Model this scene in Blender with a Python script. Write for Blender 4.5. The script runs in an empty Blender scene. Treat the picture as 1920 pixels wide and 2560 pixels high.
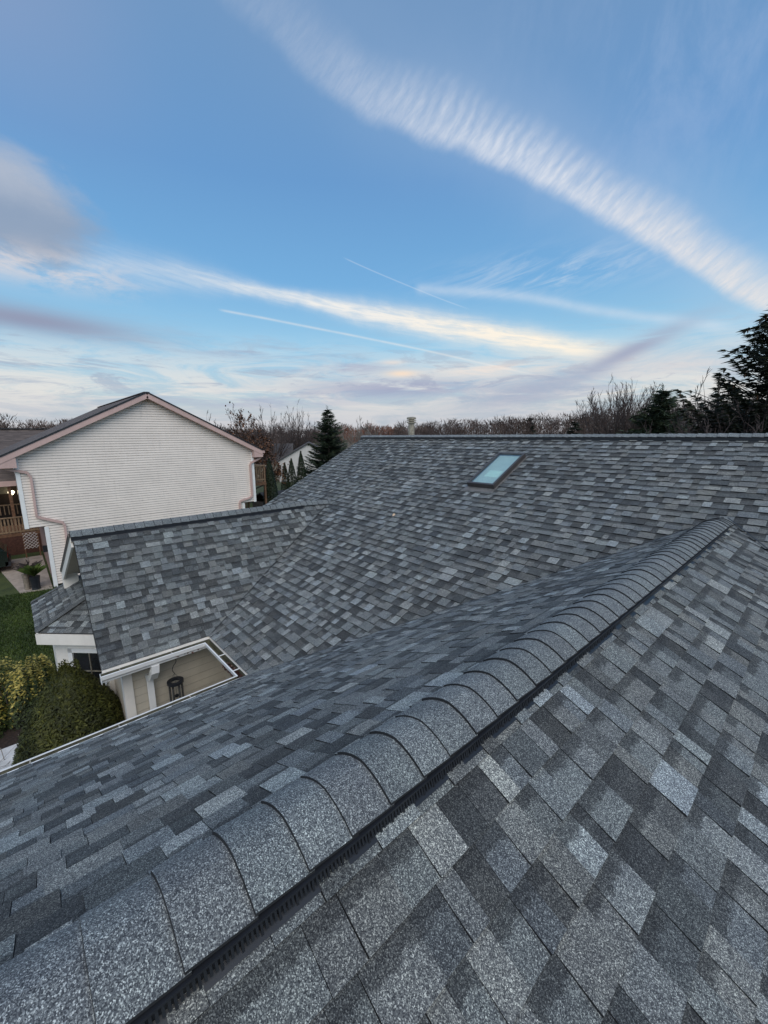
import bpy, math, random
from mathutils import Vector, Matrix
SC = bpy.context.scene
COL = SC.collection
R_ = random.Random(7)
G = 5.9            # camera height above the ground; coordinates below are relative to the eye level, ground is z = -5.9

# ------------------------------------------------------------------ helpers
class MB:
    def __init__(s): s.v = []; s.f = []; s.c = []; s.uv = []; s.mi = []
    def face(s, pts, col=None, uv=None, mi=0):
        n = len(s.v); s.v.extend([tuple(p) for p in pts]); s.f.append(tuple(range(n, n+len(pts))))
        s.c.append(col); s.uv.append(uv); s.mi.append(mi)
    def box(s, a, b, mi=0, M=None):
        x0,y0,z0 = a; x1,y1,z1 = b
        P = [Vector(q) for q in ((x0,y0,z0),(x1,y0,z0),(x1,y1,z0),(x0,y1,z0),(x0,y0,z1),(x1,y0,z1),(x1,y1,z1),(x0,y1,z1))]
        if M: P = [M @ q for q in P]
        for f in ((0,3,2,1),(4,5,6,7),(0,1,5,4),(1,2,6,5),(2,3,7,6),(3,0,4,7)): s.face([P[i] for i in f], mi=mi)
    def beam(s, a, b, w, h, up=(0,0,1), mi=0):
        a = Vector(a); b = Vector(b); d = (b-a).normalized(); u = Vector(up)
        x = d.cross(u)
        if x.length < 1e-4: x = d.cross(Vector((1,0,0)))
        x.normalize(); y = x.cross(d).normalized()
        q = [(-w/2,-h/2),(w/2,-h/2),(w/2,h/2),(-w/2,h/2)]
        A = [a+x*i+y*j for i,j in q]; B = [b+x*i+y*j for i,j in q]
        s.face(A[::-1], mi=mi); s.face(B, mi=mi)
        for i in range(4): s.face([A[i],A[(i+1)%4],B[(i+1)%4],B[i]], mi=mi)
    def tube(s, pts, r, n=8, cap=True, mi=0):
        pts = [Vector(p) for p in pts]; rs = r if isinstance(r,(list,tuple)) else [r]*len(pts); rings = []
        for i,p in enumerate(pts):
            d = (pts[min(i+1,len(pts)-1)]-pts[max(i-1,0)]).normalized()
            x = d.cross(Vector((0,0,1)))
            if x.length < 1e-3: x = d.cross(Vector((1,0,0)))
            x.normalize(); y = x.cross(d)
            rings.append([p+(x*math.cos(2*math.pi*k/n)+y*math.sin(2*math.pi*k/n))*rs[i] for k in range(n)])
        for i in range(len(pts)-1):
            for k in range(n): s.face([rings[i][k],rings[i][(k+1)%n],rings[i+1][(k+1)%n],rings[i+1][k]], mi=mi)
        if cap: s.face(rings[0][::-1], mi=mi); s.face(rings[-1], mi=mi)
    def lathe(s, c, prof, n=16, mi=0):
        c = Vector(c)
        R = [[c+Vector((r*math.cos(2*math.pi*k/n), r*math.sin(2*math.pi*k/n), z)) for k in range(n)] for r,z in prof]
        for i in range(len(R)-1):
            for k in range(n): s.face([R[i][k],R[i][(k+1)%n],R[i+1][(k+1)%n],R[i+1][k]], mi=mi)
        s.face(R[0][::-1], mi=mi); s.face(R[-1], mi=mi)
    def prism(s, poly, d, mi=0):
        poly = [Vector(p) for p in poly]; d = Vector(d); Q = [p+d for p in poly]; n = len(poly)
        s.face(poly[::-1], mi=mi); s.face(Q, mi=mi)
        for i in range(n): s.face([poly[i],poly[(i+1)%n],Q[(i+1)%n],Q[i]], mi=mi)
    def build(s, name, mats, parent=None, base=None, merge=False, smooth=False):
        me = bpy.data.meshes.new(name)
        b = Vector(base) if base else Vector((0,0,0))
        me.from_pydata([(x-b.x,y-b.y,z-b.z) for x,y,z in s.v], [], s.f)
        if not isinstance(mats,(list,tuple)): mats = [mats]
        for m in mats: me.materials.append(m)
        me.polygons.foreach_set('material_index', s.mi)
        if any(c is not None for c in s.c):
            a = me.color_attributes.new('tone','FLOAT_COLOR','CORNER'); buf = []
            for c,f in zip(s.c,s.f):
                c = c or (0.5,0,0.5,1)
                buf.extend(list(c)*len(f))
            a.data.foreach_set('color', buf)
        if any(u is not None for u in s.uv):
            l = me.uv_layers.new(name='uv'); buf = []
            for u,f in zip(s.uv,s.f):
                if u is None: buf.extend([0,0.3]*len(f))
                else:
                    for q in u: buf.extend(q)
            l.data.foreach_set('uv', buf)
        if merge:
            import bmesh
            bm = bmesh.new(); bm.from_mesh(me); bmesh.ops.remove_doubles(bm, verts=bm.verts, dist=1e-4)
            bmesh.ops.recalc_face_normals(bm, faces=bm.faces); bm.to_mesh(me); bm.free()
        if smooth:
            for p in me.polygons: p.use_smooth = True
        me.update()
        o = bpy.data.objects.new(name, me); COL.objects.link(o)
        if parent is not None: o.parent = parent; pb = PB.get(parent.name, Vector((0,0,0))); o.location = b-pb
        else: o.location = b+Vector((0,0,G))
        PB[o.name] = b
        return o
PB = {}
def tag(o, label=None, cat=None, group=None, kind=None):
    if label: o['label'] = label
    if cat: o['category'] = cat
    if group: o['group'] = group
    if kind: o['kind'] = kind
    return o
def empty(name, base, label, cat, group=None):
    o = bpy.data.objects.new(name, None); COL.objects.link(o); b = Vector(base)
    o.location = b+Vector((0,0,G)); PB[o.name] = b; o.empty_display_size = .3
    return tag(o, label, cat, group)

def part_empty(name, base, parent, label=None):
    o = bpy.data.objects.new(name, None); COL.objects.link(o); b = Vector(base); o.empty_display_size = .2
    o.parent = parent; o.location = b-PB[parent.name]; PB[o.name] = b
    return tag(o, label)

# ------------------------------------------------------------------ materials
class NT:
    def __init__(s, t): s.t = t
    def n(s, k, **kw):
        n = s.t.nodes.new('ShaderNode'+k)
        for a,v in kw.items():
            if a.startswith('i_'):
                key = a[2:]; key = int(key) if key.isdigit() else key.replace('_',' ')
                s.set(n.inputs[key], v)
            else: setattr(n, a, v)
        return n
    def set(s, inp, v):
        if isinstance(v, bpy.types.NodeSocket): s.t.links.new(v, inp)
        elif hasattr(v,'outputs'): s.t.links.new(v.outputs[0], inp)
        else: inp.default_value = v
    def m(s, op, a, b=None, c=None, clamp=False):
        n = s.t.nodes.new('ShaderNodeMath'); n.operation = op; n.use_clamp = clamp
        s.set(n.inputs[0], a)
        if b is not None: s.set(n.inputs[1], b)
        if c is not None: s.set(n.inputs[2], c)
        return n.outputs[0]
    def mix(s, f, a, b, mode='MIX'):
        n = s.t.nodes.new('ShaderNodeMix'); n.data_type = 'RGBA'; n.blend_type = mode
        s.set(n.inputs[0], f); s.set(n.inputs[6], a if not isinstance(a,tuple) else (*a,1)[:4]); s.set(n.inputs[7], b if not isinstance(b,tuple) else (*b,1)[:4])
        return n.outputs[2]
    def ramp(s, f, stops, interp='LINEAR'):
        n = s.t.nodes.new('ShaderNodeValToRGB'); n.color_ramp.interpolation = interp; s.set(n.inputs[0], f)
        e = n.color_ramp.elements
        while len(e) > 1: e.remove(e[-1])
        e[0].position = stops[0][0]; e[0].color = (*stops[0][1],1)
        for p,c in stops[1:]:
            q = e.new(p); q.color = (*c,1)
        return n.outputs[0]
    def smooth(s, v, a, b):
        n = s.t.nodes.new('ShaderNodeMapRange'); n.interpolation_type = 'SMOOTHSTEP'
        s.set(n.inputs[0], v); n.inputs[1].default_value = a; n.inputs[2].default_value = b
        return n.outputs[0]
def newmat(name):
    m = bpy.data.materials.new(name); m.use_nodes = True; t = NT(m.node_tree)
    b = m.node_tree.nodes['Principled BSDF']
    return m, t, b
def coords(t, kind='Object', scale=1.0, vec=None):
    tc = t.n('TexCoord'); o = tc.outputs[kind]
    if vec:
        mp = t.n('Mapping'); t.set(mp.inputs[0], o); mp.inputs['Scale'].default_value = vec; return mp.outputs[0]
    return o
def noise(t, v, scale, detail=4, rough=.6, dist=0):
    n = t.n('TexNoise'); t.set(n.inputs['Vector'], v); n.inputs['Scale'].default_value = scale
    n.inputs['Detail'].default_value = detail; n.inputs['Roughness'].default_value = rough; n.inputs['Distortion'].default_value = dist
    return n.outputs['Fac']
def simple(name, col, rough=.6, var=.15, vscale=6, metal=0, bump=0, bscale=60, spec=.5, vec=None, streak=0):
    m,t,b = newmat(name); v = coords(t, vec=vec)
    nf = noise(t, v, vscale, 5)
    c2 = tuple(min(1,x*(1+var)) for x in col); c1 = tuple(x*(1-var) for x in col)
    c = t.mix(t.smooth(nf,.3,.7), c1, c2)
    if streak:
        nf2 = noise(t, coords(t, vec=(2.5,2.5,.35)), 4, 6)
        c = t.mix(t.m('MULTIPLY', t.smooth(nf2,.5,.75), streak), c, tuple(x*.6 for x in col))
    t.set(b.inputs['Base Color'], c); b.inputs['Roughness'].default_value = rough; b.inputs['Metallic'].default_value = metal
    b.inputs['Specular IOR Level'].default_value = spec
    if bump:
        bp = t.n('Bump'); bp.inputs['Strength'].default_value = bump; bp.inputs['Distance'].default_value = .01
        t.set(bp.inputs['Height'], noise(t, coords(t), bscale, 4)); t.set(b.inputs['Normal'], bp.outputs[0])
    return m

def shingle_mat(name, dark, mid, light, gran=1.0, warm=.25):
    m,t,b = newmat(name); ob = coords(t)
    at = t.n('Attribute', attribute_name='tone'); sp = t.n('SeparateColor'); t.set(sp.inputs[0], at.outputs['Color'])
    tone, gap, rnd = sp.outputs[0], sp.outputs[1], sp.outputs[2]
    uvn = t.n('UVMap', uv_map='uv'); su = t.n('SeparateXYZ'); t.set(su.inputs[0], uvn.outputs[0])
    base = t.ramp(tone, [(0,dark),(.45,mid),(.7,tuple(x*1.12 for x in mid)),(1,light)])
    # slight hue drift per tab: bluish or brownish blends of granules
    hue = t.ramp(rnd, [(0,(1.03,1.0,.95)),(.35,(1,1,1)),(.65,(.98,1.01,1.0)),(1,(.96,1,1.05))])
    base = t.mix(1.0, base, hue, 'MULTIPLY')
    # darker granule shadow line pressed into the head of the exposed lower layer, fuzzy edge
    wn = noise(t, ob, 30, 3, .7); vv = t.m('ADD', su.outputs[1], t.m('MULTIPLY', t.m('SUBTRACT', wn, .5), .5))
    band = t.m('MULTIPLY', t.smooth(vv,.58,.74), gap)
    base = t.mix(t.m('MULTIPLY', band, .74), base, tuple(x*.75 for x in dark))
    patch = noise(t, ob, 7, 4, .65)
    base = t.mix(1.0, base, t.ramp(patch, [(.3,(.84,.84,.86)),(.7,(1.14,1.14,1.12))]), 'MULTIPLY')
    pb = noise(t, ob, .55, 4, .6)
    base = t.mix(t.m('MULTIPLY', t.smooth(pb,.42,.72), warm), base, t.mix(1.0, base, (1.12,1.03,.90), 'MULTIPLY'))
    # mineral granules
    vo = t.n('TexVoronoi'); t.set(vo.inputs['Vector'], ob); vo.inputs['Scale'].default_value = 450
    vs = t.n('SeparateColor'); t.set(vs.inputs[0], vo.outputs['Color'])
    g1 = t.ramp(vs.outputs[0], [(0,(.22,.23,.26)),(.35,(.55,.56,.60)),(.7,(1.08,1.08,1.08)),(.88,(1.9,1.9,1.85)),(1,(3.4,3.35,3.2))])
    vo2 = t.n('TexVoronoi'); t.set(vo2.inputs['Vector'], ob); vo2.inputs['Scale'].default_value = 210
    vs2 = t.n('SeparateColor'); t.set(vs2.inputs[0], vo2.outputs['Color'])
    g2 = t.ramp(vs2.outputs[1], [(0,(.80,.80,.82)),(.6,(1,1,1)),(1,(1.30,1.29,1.26))])
    gg = t.mix(gran, (1,1,1), t.mix(1.0, g1, g2, 'MULTIPLY'))
    base = t.mix(1.0, base, gg, 'MULTIPLY')
    t.set(b.inputs['Base Color'], base); b.inputs['Roughness'].default_value = .85; b.inputs['Specular IOR Level'].default_value = .35
    bp = t.n('Bump'); bp.inputs['Strength'].default_value = .5; bp.inputs['Distance'].default_value = .002
    t.set(bp.inputs['Height'], vs.outputs[0]); t.set(b.inputs['Normal'], bp.outputs[0])
    return m

SD, SM, SL = (.054,.057,.059), (.158,.166,.165), (.330,.350,.345)
M = {}
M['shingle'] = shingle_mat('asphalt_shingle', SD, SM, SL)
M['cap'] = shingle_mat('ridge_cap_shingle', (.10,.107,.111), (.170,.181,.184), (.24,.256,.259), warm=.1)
M['deck_dark'] = simple('roof_underlay', (.015,.016,.018), .9)
M['black'] = simple('black_plastic', (.017,.019,.024), .4, .1)
M['white'] = simple('white_aluminium', (.88,.87,.85), .4, .04, 3, streak=.12)
M['cream'] = simple('cream_trim', (.86,.81,.74), .55, .05, 3, streak=.1)
M['trough'] = simple('gutter_inside', (.13,.125,.085), .6, .4, 9, streak=.5)
M['khaki'] = simple('khaki_siding', (.52,.47,.385), .6, .06, 4, streak=.15)
M['soffit'] = simple('khaki_soffit', (.36,.34,.27), .7, .05)
M['nsiding'] = simple('cream_vinyl_siding', (.85,.755,.675), .5, .045, 1.2, streak=.22)
M['pink'] = simple('pink_trim_paint', (.58,.40,.36), .55, .06, 2, streak=.2)
M['brick'] = simple('pink_brick', (.30,.19,.16), .8, .25, 14)
M['brownroof'] = None
M['frame_dark'] = simple('dark_bronze_metal', (.085,.075,.072), .35, .1, metal=.3)
M['flash'] = simple('weathered_flashing', (.20,.19,.18), .5, .2, metal=.3)
M['galv'] = simple('galvanised_steel', (.36,.32,.25), .5, .35, 14, metal=.2, streak=.5)
M['glassdark'] = simple('window_glass', (.02,.022,.025), .06, .2, spec=.8)
M['wood'] = simple('deck_wood', (.17,.085,.045), .7, .3, 10, vec=(1,1,1))
M['woodgrey'] = simple('weathered_deck_wood', (.26,.17,.10), .75, .3, 10)
M['bark'] = simple('grey_bark', (.085,.07,.06), .9, .3, 8)
M['twig'] = simple('dark_twigs', (.075,.055,.05), .9, .2, 4)
M['barkpale'] = simple('pale_bark', (.20,.175,.15), .9, .2, 8)
M['concrete'] = simple('concrete_slab', (.36,.30,.25), .85, .2, 3, bump=.3)
M['concrete_pale'] = simple('pale_concrete', (.62,.62,.62), .85, .12, 5, bump=.3)
M['carpaint'] = simple('dark_green_car_paint', (.012,.018,.016), .2, .1, spec=.7)
M['tyre'] = simple('tyre_rubber', (.012,.012,.012), .8)
M['tail'] = simple('red_tail_lamp', (.30,.02,.02), .25)
M['lattice'] = simple('white_lattice', (.62,.58,.55), .6)
M['terracotta'] = simple('stump_wood', (.22,.18,.14), .85, .3, 12)
M['copper'] = simple('chime_metal', (.30,.29,.29), .25, .2, metal=.85)

def brown_roof_mat():
    m,t,b = newmat('brown_shingle'); v = coords(t)
    mp = t.n('Mapping'); t.set(mp.inputs[0], v); mp.inputs['Scale'].default_value = (6,2.2,18)
    vo = t.n('TexVoronoi'); t.set(vo.inputs['Vector'], mp.outputs[0]); vo.inputs['Scale'].default_value = 1
    s = t.n('SeparateColor'); t.set(s.inputs[0], vo.outputs['Color'])
    c = t.ramp(s.outputs[0], [(0,(.05,.036,.032)),(.5,(.095,.07,.062)),(1,(.17,.13,.11))])
    c = t.mix(.4, c, t.mix(noise(t, v, 40, 3), (.03,.025,.022), (.2,.16,.14)))
    t.set(b.inputs['Base Color'], c); b.inputs['Roughness'].default_value = .9
    return m
M['brownroof'] = brown_roof_mat()

def leaf_mat(name, stops, rough=.6, trans=0, scale=9, hue=None):
    m,t,b = newmat(name); at = t.n('Attribute', attribute_name='tone'); sp = t.n('SeparateColor'); t.set(sp.inputs[0], at.outputs['Color'])
    c = t.ramp(sp.outputs[0], stops)
    c = t.mix(1.0, c, t.ramp(noise(t, coords(t), scale, 3), [(.3,(.75,.75,.75)),(.7,(1.25,1.25,1.25))]), 'MULTIPLY')
    t.set(b.inputs['Base Color'], c); b.inputs['Roughness'].default_value = rough; b.inputs['Specular IOR Level'].default_value = .3
    return m
M['yew'] = leaf_mat('yew_foliage', [(0,(.010,.014,.003)),(.5,(.046,.052,.010)),(1,(.130,.128,.026))])
M['varieg'] = leaf_mat('variegated_leaves', [(0,(.012,.022,.006)),(.40,(.045,.065,.013)),(.62,(.30,.24,.045)),(1,(.62,.50,.14))])
M['conifer'] = leaf_mat('spruce_needles', [(0,(.008,.014,.009)),(.5,(.030,.044,.024)),(1,(.085,.105,.06))])
M['conifer_dark'] = leaf_mat('dark_spruce_needles', [(0,(.006,.009,.006)),(.5,(.018,.024,.014)),(1,(.05,.055,.032))])
M['arb'] = leaf_mat('arborvitae_foliage', [(0,(.005,.010,.004)),(.5,(.014,.024,.008)),(1,(.032,.045,.014))])
M['oakleaf'] = leaf_mat('brown_oak_leaves', [(0,(.05,.024,.013)),(.5,(.12,.055,.028)),(1,(.24,.115,.06))])
M['grassblade'] = leaf_mat('grass_blades', [(0,(.014,.028,.005)),(.5,(.042,.070,.013)),(1,(.085,.12,.025))])
M['woods'] = leaf_mat('bare_woodland', [(0,(.045,.033,.032)),(.5,(.085,.062,.055)),(.8,(.12,.085,.07)),(1,(.20,.085,.055))], .9, scale=.05)
M['cone'] = simple('spruce_cones', (.10,.045,.02), .8)
M['litter'] = leaf_mat('leaf_litter', [(0,(.03,.015,.012)),(.6,(.10,.035,.025)),(1,(.34,.24,.20))])

def ground_mat():
    m,t,b = newmat('ground_soil_grass'); v = coords(t)
    g = t.mix(t.smooth(noise(t, v, 1.7, 6, .7),.35,.65), (.028,.045,.010), (.06,.078,.018))
    far = t.mix(t.smooth(noise(t, v, .03, 4),.4,.6), (.07,.06,.035), (.05,.055,.028))
    sx = t.n('SeparateXYZ'); t.set(sx.inputs[0], v)
    f = t.smooth(t.m('MULTIPLY', sx.outputs[0], -1), 28, 60)
    t.set(b.inputs['Base Color'], t.mix(f, g, far)); b.inputs['Roughness'].default_value = .95
    bp = t.n('Bump'); bp.inputs['Strength'].default_value = .6; bp.inputs['Distance'].default_value = .03
    t.set(bp.inputs['Height'], noise(t, v, 30, 4)); t.set(b.inputs['Normal'], bp.outputs[0])
    return m
M['ground'] = ground_mat()
M['mulch'] = simple('dark_mulch', (.030,.018,.013), .95, .5, 25, bump=.8, bscale=40)

# ------------------------------------------------------------------ roof geometry (measured)
Yr,Zr,Ye,Ze = 8.552,-.088,2.104,-3.315
X1,Z1,X1e = -8.106,-1.542,-6.747
X2,Z2,X2e = -.888,-1.068,-5.187
Xk,Yg = -10.37,.592
m0 = (Zr-Ze)/(Yr-Ye); yj = lambda z: Ye+(z-Ze)/m0
m2 = (Z2-Ze)/(X2-X2e); m2r = .515; X2r = X2+(Z2-Ze)/m2r
SL0 = math.hypot(1,m0)
XF,ZF = -10.30,-2.66           # far eave of the entry gable
XMAX, YMIN = 6.5, -5.0

def clip(poly, reg):
    """Sutherland-Hodgman, reg convex counter-clockwise, 2D"""
    out = poly
    for i in range(len(reg)):
        ax,ay = reg[i]; bx,by = reg[(i+1)%len(reg)]; inp = out; out = []
        if not inp: return []
        def side(p): return (bx-ax)*(p[1]-ay)-(by-ay)*(p[0]-ax)
        for j in range(len(inp)):
            p = inp[j]; q = inp[(j+1)%len(inp)]; sp_, sq = side(p), side(q)
            if sp_ >= -1e-9: out.append(p)
            if (sp_ > 1e-9 and sq < -1e-9) or (sp_ < -1e-9 and sq > 1e-9):
                k = sp_/(sp_-sq); out.append((p[0]+(q[0]-p[0])*k, p[1]+(q[1]-p[1])*k))
    return out
def ccw(reg):
    a = sum(reg[i][0]*reg[(i+1)%len(reg)][1]-reg[(i+1)%len(reg)][0]*reg[i][1] for i in range(len(reg)))
    return reg if a > 0 else reg[::-1]

def shingles(name, mat, parent, O, es, et, regs, ex, seed, thick=1.0, ws=1.0, lmax=1.0):
    """laid courses of laminated shingles: every tab is its own slab, clipped to the roof outline"""
    O = Vector(O); es = Vector(es).normalized(); et = Vector(et).normalized(); n = es.cross(et)
    if n.z < 0: n = -n
    rr = random.Random(seed); mb = MB(); regs = [ccw(r) for r in regs]
    s0 = min(p[0] for r in regs for p in r); s1 = max(p[0] for r in regs for p in r)
    t1 = max(p[1] for r in regs for p in r); K = int(t1/ex)+1
    for k in range(K):
        tb = k*ex; tt = tb+ex*1.12; s = s0-rr.random()*.3; tooth = rr.random() < .5; run = 0
        while s < s1:
            if tooth: w = rr.choice((.085,.10,.12,.14,.16,.20)); hb = .0095
            else: w = rr.choice((.075,.095,.12,.15,.18)); hb = .0045
            w *= rr.uniform(.9,1.1)*ws
            u = rr.random()
            if tooth: tone = rr.uniform(.72,1.0) if u < .24 else (rr.uniform(.34,.74) if u < .80 else rr.uniform(.04,.26))
            else: tone = rr.uniform(.0,.22) if u < .38 else (rr.uniform(.28,.55) if u < .9 else rr.uniform(.6,.8))
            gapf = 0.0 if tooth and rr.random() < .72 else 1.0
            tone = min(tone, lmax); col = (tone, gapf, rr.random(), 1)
            e = s+w; g = .0014 if rr.random() < .4 else .0003
            jb = rr.uniform(-.0016,.0016)
            quad = [(s+g,tb+jb),(e-g,tb+jb),(e-g,tt),(s+g,tt)]
            hb *= thick*rr.uniform(.85,1.15)
            for r in regs:
                p = clip(quad, r)
                if len(p) < 3: continue
                def H(q): return hb*(1-(q[1]-tb)/(tt-tb))+.0008
                P = [O+es*q[0]+et*q[1]+n*H(q) for q in p]
                D = [O+es*q[0]+et*q[1]-n*.004 for q in p]
                mb.face(P, col, [(q[0], (q[1]-tb)/ex) for q in p])
                for i in range(len(p)):
                    j = (i+1)%len(p)
                    if p[i][1] > tt-.002 and p[j][1] > tt-.002: continue
                    mb.face([D[i],D[j],P[j],P[i]], mi=1)
            s = e; tooth = not tooth
            if rr.random() < .10: tooth = not tooth
    # solid deck beneath
    for r in regs:
        mb.face([O+es*q[0]+et*q[1]-n*.003 for q in r], mi=1)
        mb.face([O+es*q[0]+et*q[1]-n*.10 for q in r], mi=1)
    return mb.build(name, [mat, M['deck_dark']], parent)

# ================================================================= our house
house = empty('house', (-5,2,-G), 'grey shingled house with valleys, vented ridges and white gutters in the foreground', 'house')

# main roof: s = x, t = distance up the slope from the eave
T = lambda y: (y-Ye)*SL0
tj1, tj2, top = T(yj(Z1)), T(yj(Z2)), T(Yr)
yk = yj(Z1-(Z1-ZF)/(X1-XF)*(X1-Xk))
regs = [[(Xk,T(yk)),(X1,tj1),(X1,top),(Xk,top)],
        [(X1,tj1),(X1e,0),(X2e,0),(X2,tj2),(X2,top),(X1,top)],
        [(X2,tj2),(X2r,0),(XMAX,0),(XMAX,top),(X2,top)]]
gapv = .006
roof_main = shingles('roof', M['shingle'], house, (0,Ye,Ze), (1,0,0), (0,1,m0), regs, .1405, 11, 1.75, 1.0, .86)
roof_main['label'] = 'broad main roof slope carrying the skylight'
# fore wing, left and right slopes: s = y, t up the slope
c2 = math.hypot(1,m2); c2r = math.hypot(1,m2r)
yj2 = yj(Z2); Lf = (X2-X2e)*c2; Lr = (X2r-X2)*c2r
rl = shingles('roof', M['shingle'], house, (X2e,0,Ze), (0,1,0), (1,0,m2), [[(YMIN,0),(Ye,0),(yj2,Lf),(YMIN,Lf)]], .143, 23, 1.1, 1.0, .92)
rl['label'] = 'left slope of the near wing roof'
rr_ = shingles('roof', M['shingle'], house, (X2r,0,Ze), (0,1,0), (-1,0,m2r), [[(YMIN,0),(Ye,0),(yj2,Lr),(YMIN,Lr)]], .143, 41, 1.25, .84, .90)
rr_['label'] = 'right slope of the near wing roof, close to the camera'
# entry gable
h1 = Z1-Ze; c1 = math.hypot(X1e-X1, h1); yj1 = yj(Z1)
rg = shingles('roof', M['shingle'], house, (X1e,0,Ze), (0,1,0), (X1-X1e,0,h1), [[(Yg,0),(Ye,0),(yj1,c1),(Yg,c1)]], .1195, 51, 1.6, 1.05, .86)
rg['label'] = 'entry gable roof with white gutter'
LF = math.hypot(X1-XF, Z1-ZF)
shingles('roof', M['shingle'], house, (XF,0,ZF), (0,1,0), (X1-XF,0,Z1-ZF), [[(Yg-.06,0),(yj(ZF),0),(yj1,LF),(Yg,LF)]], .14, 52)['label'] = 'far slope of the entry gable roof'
# back slope of the main roof (hidden from here)
mb = MB(); mb.prism([(Xk,Yr,Zr),(XMAX,Yr,Zr),(XMAX,Yr+6.4,Ze),(Xk,Yr+6.4,Ze)], (0,0,-.08)); mb.build('roof', M['deck_dark'], house)

# valley cut lines: thin dark grooves of underlay
def strip(name, a, b, w, mat, lift=.004, parent=house, up=(0,0,1)):
    mb = MB(); mb.beam(Vector(a)+Vector((0,0,lift)), Vector(b)+Vector((0,0,lift)), w, .003, up); return mb.build(name, mat, parent)
strip('valley_joint', (X1e+.02,Ye+.03,Ze+.024), (X1,yj1,Z1+.024), .014, M['black'])
strip('valley_joint', (X2e+.02,Ye+.03,Ze+.012), (X2,yj2,Z2+.006), .012, M['black'])
strip('valley_joint', (X2+.05,yj2-.05,Z2+.012), (X2r,Ye,Ze+.024), .014, M['black'])

# ridge caps over a ridge vent
def ridge(name, vent, A, B, sideL, sideR, half, hgt, ex, seed, taper=0, ventend=0, ventstart=0, fins=False, lab=None):
    """A->B along the ridge, butt edges of the caps face A. sideL / sideR: unit down-slope vectors."""
    A = Vector(A); B = Vector(B); d = (B-A).normalized(); L = (B-A).length; rr = random.Random(seed)
    sL = Vector(sideL).normalized(); sR = Vector(sideR).normalized(); mb = MB(); N = 7
    def sect(y, h):
        k = 1.0
        if taper and y > L-taper: k = max(0.0, (L-y)/taper)
        hh = hgt*(.12+.88*k)
        P = A+d*y; pts = []
        for i in range(-N, N+1):
            u = i/N; a = abs(u); side = sL if u < 0 else sR
            q = P+side*(half*a)
            rnd_ = .046*(a-a*a)-.012*(1-a)
            pts.append(q+Vector((0,0,hh+h+rnd_)))
        return pts
    n = int(L/ex)
    for k in range(n):
        y0 = k*ex+rr.uniform(-.009,.009); y1 = min(L, y0+ex*1.10); j = rr.uniform(-.003,.003)
        a = sect(y0, .0120+rr.uniform(-.002,.002)); b = sect(y1, .0025)
        tone = rr.uniform(.34,.66); col = (tone, 0.0, rr.uniform(.3,.7), 1)
        a0 = sect(y0-(.0015 if fins else .006), .0025)
        for i in range(2*N):
            mb.face([a[i],a[i+1],b[i+1],b[i]], col, [(0,.2)]*4)
            mb.face([a0[i+1],a[i+1],a[i],a0[i]], mi=1)
        for e in (0, 2*N):
            off = Vector((0,0,-.008)); mb.face([a[e],b[e],b[e]+off,a[e]+off], mi=1)
    o = mb.build(name, [M['cap'], M['deck_dark']], house)
    if lab: o['label'] = lab
    mv = MB()
    y0, y1 = ventstart, L-ventend
    for side in (sL, sR):
        w = half*.97; hh = hgt-.010
        P0 = A+d*y0; P1 = A+d*y1; up = Vector((0,0,1))
        q = [P0+side*w, P1+side*w]; inn = [P0+side*(w-.03), P1+side*(w-.03)]
        mv.face([q[0]+up*.012,q[1]+up*.012,q[1]+up*hh,q[0]+up*hh]); mv.face([q[0]+up*hh,q[1]+up*hh,A+d*y1+up*(hh-.03),A+d*y0+up*(hh-.03)])
        mv.face([q[0]+up*.002,q[1]+up*.002,inn[1]+up*.013,inn[0]+up*.013])
        if fins:
            # moulded louvres with scalloped feet
            y = max(y0, 0.0); k = 0; out = side-Vector((0,0,side.z)); out.normalize()
            while y < min(y1, 7.5):
                long_ = (k % 4 == 0)
                p = A+d*y+side*(w+.001)
                bz = -.004 if long_ else .016
                mv.beam(p+up*hh, p+out*.010+up*bz, .0045, .006, up=d)
                if long_: mv.beam(p+out*.010+up*bz+d*-.004, p+out*.010+up*bz+d*.016, .006, .006)
                y += .0115; k += 1
            if side is sL: mv.beam(A+d*y0+side*(w+.016)+up*(hh-.008), A+d*y1+side*(w+.016)+up*(hh-.008), .016, .004)
            mv.beam(A+d*y0+side*(w+.004)+up*hh, A+d*y1+side*(w+.004)+up*hh, .014, .006)
        # flange
        fl = .022
        mv.face([q[0]+up*.0105,q[1]+up*.0105,P1+side*(w+fl)+up*.0105,P0+side*(w+fl)+up*.0105])
    mv.build(vent, M['black'], house)
sR2 = (1,0,-m2r); sL2 = (-1,0,-m2)
ridge('ridge_cap', 'ridge_vent', (X2,YMIN,Z2), (X2,yj2+.02,Z2), sL2, sR2, .152, .057, .1425, 3, taper=.55, ventend=.55, fins=True, lab='ridge cap shingles of the near wing')
ridge('ridge_cap', 'ridge_vent', (Xk-.03,Yr,Zr), (XMAX,Yr,Zr), (0,1,-m0), (0,-1,-m0), .15, .066, .139, 4, lab='ridge cap shingles of the main roof')
ridge('ridge_cap', 'ridge_vent', (X1,Yg-.03,Z1), (X1,yj1+.05,Z1), (XF-X1,0,ZF-Z1), (X1e-X1,0,Ze-Z1), (.125), .066, .15, 5, taper=.9, ventend=.9, lab='ridge cap shingles of the entry gable')

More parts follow.
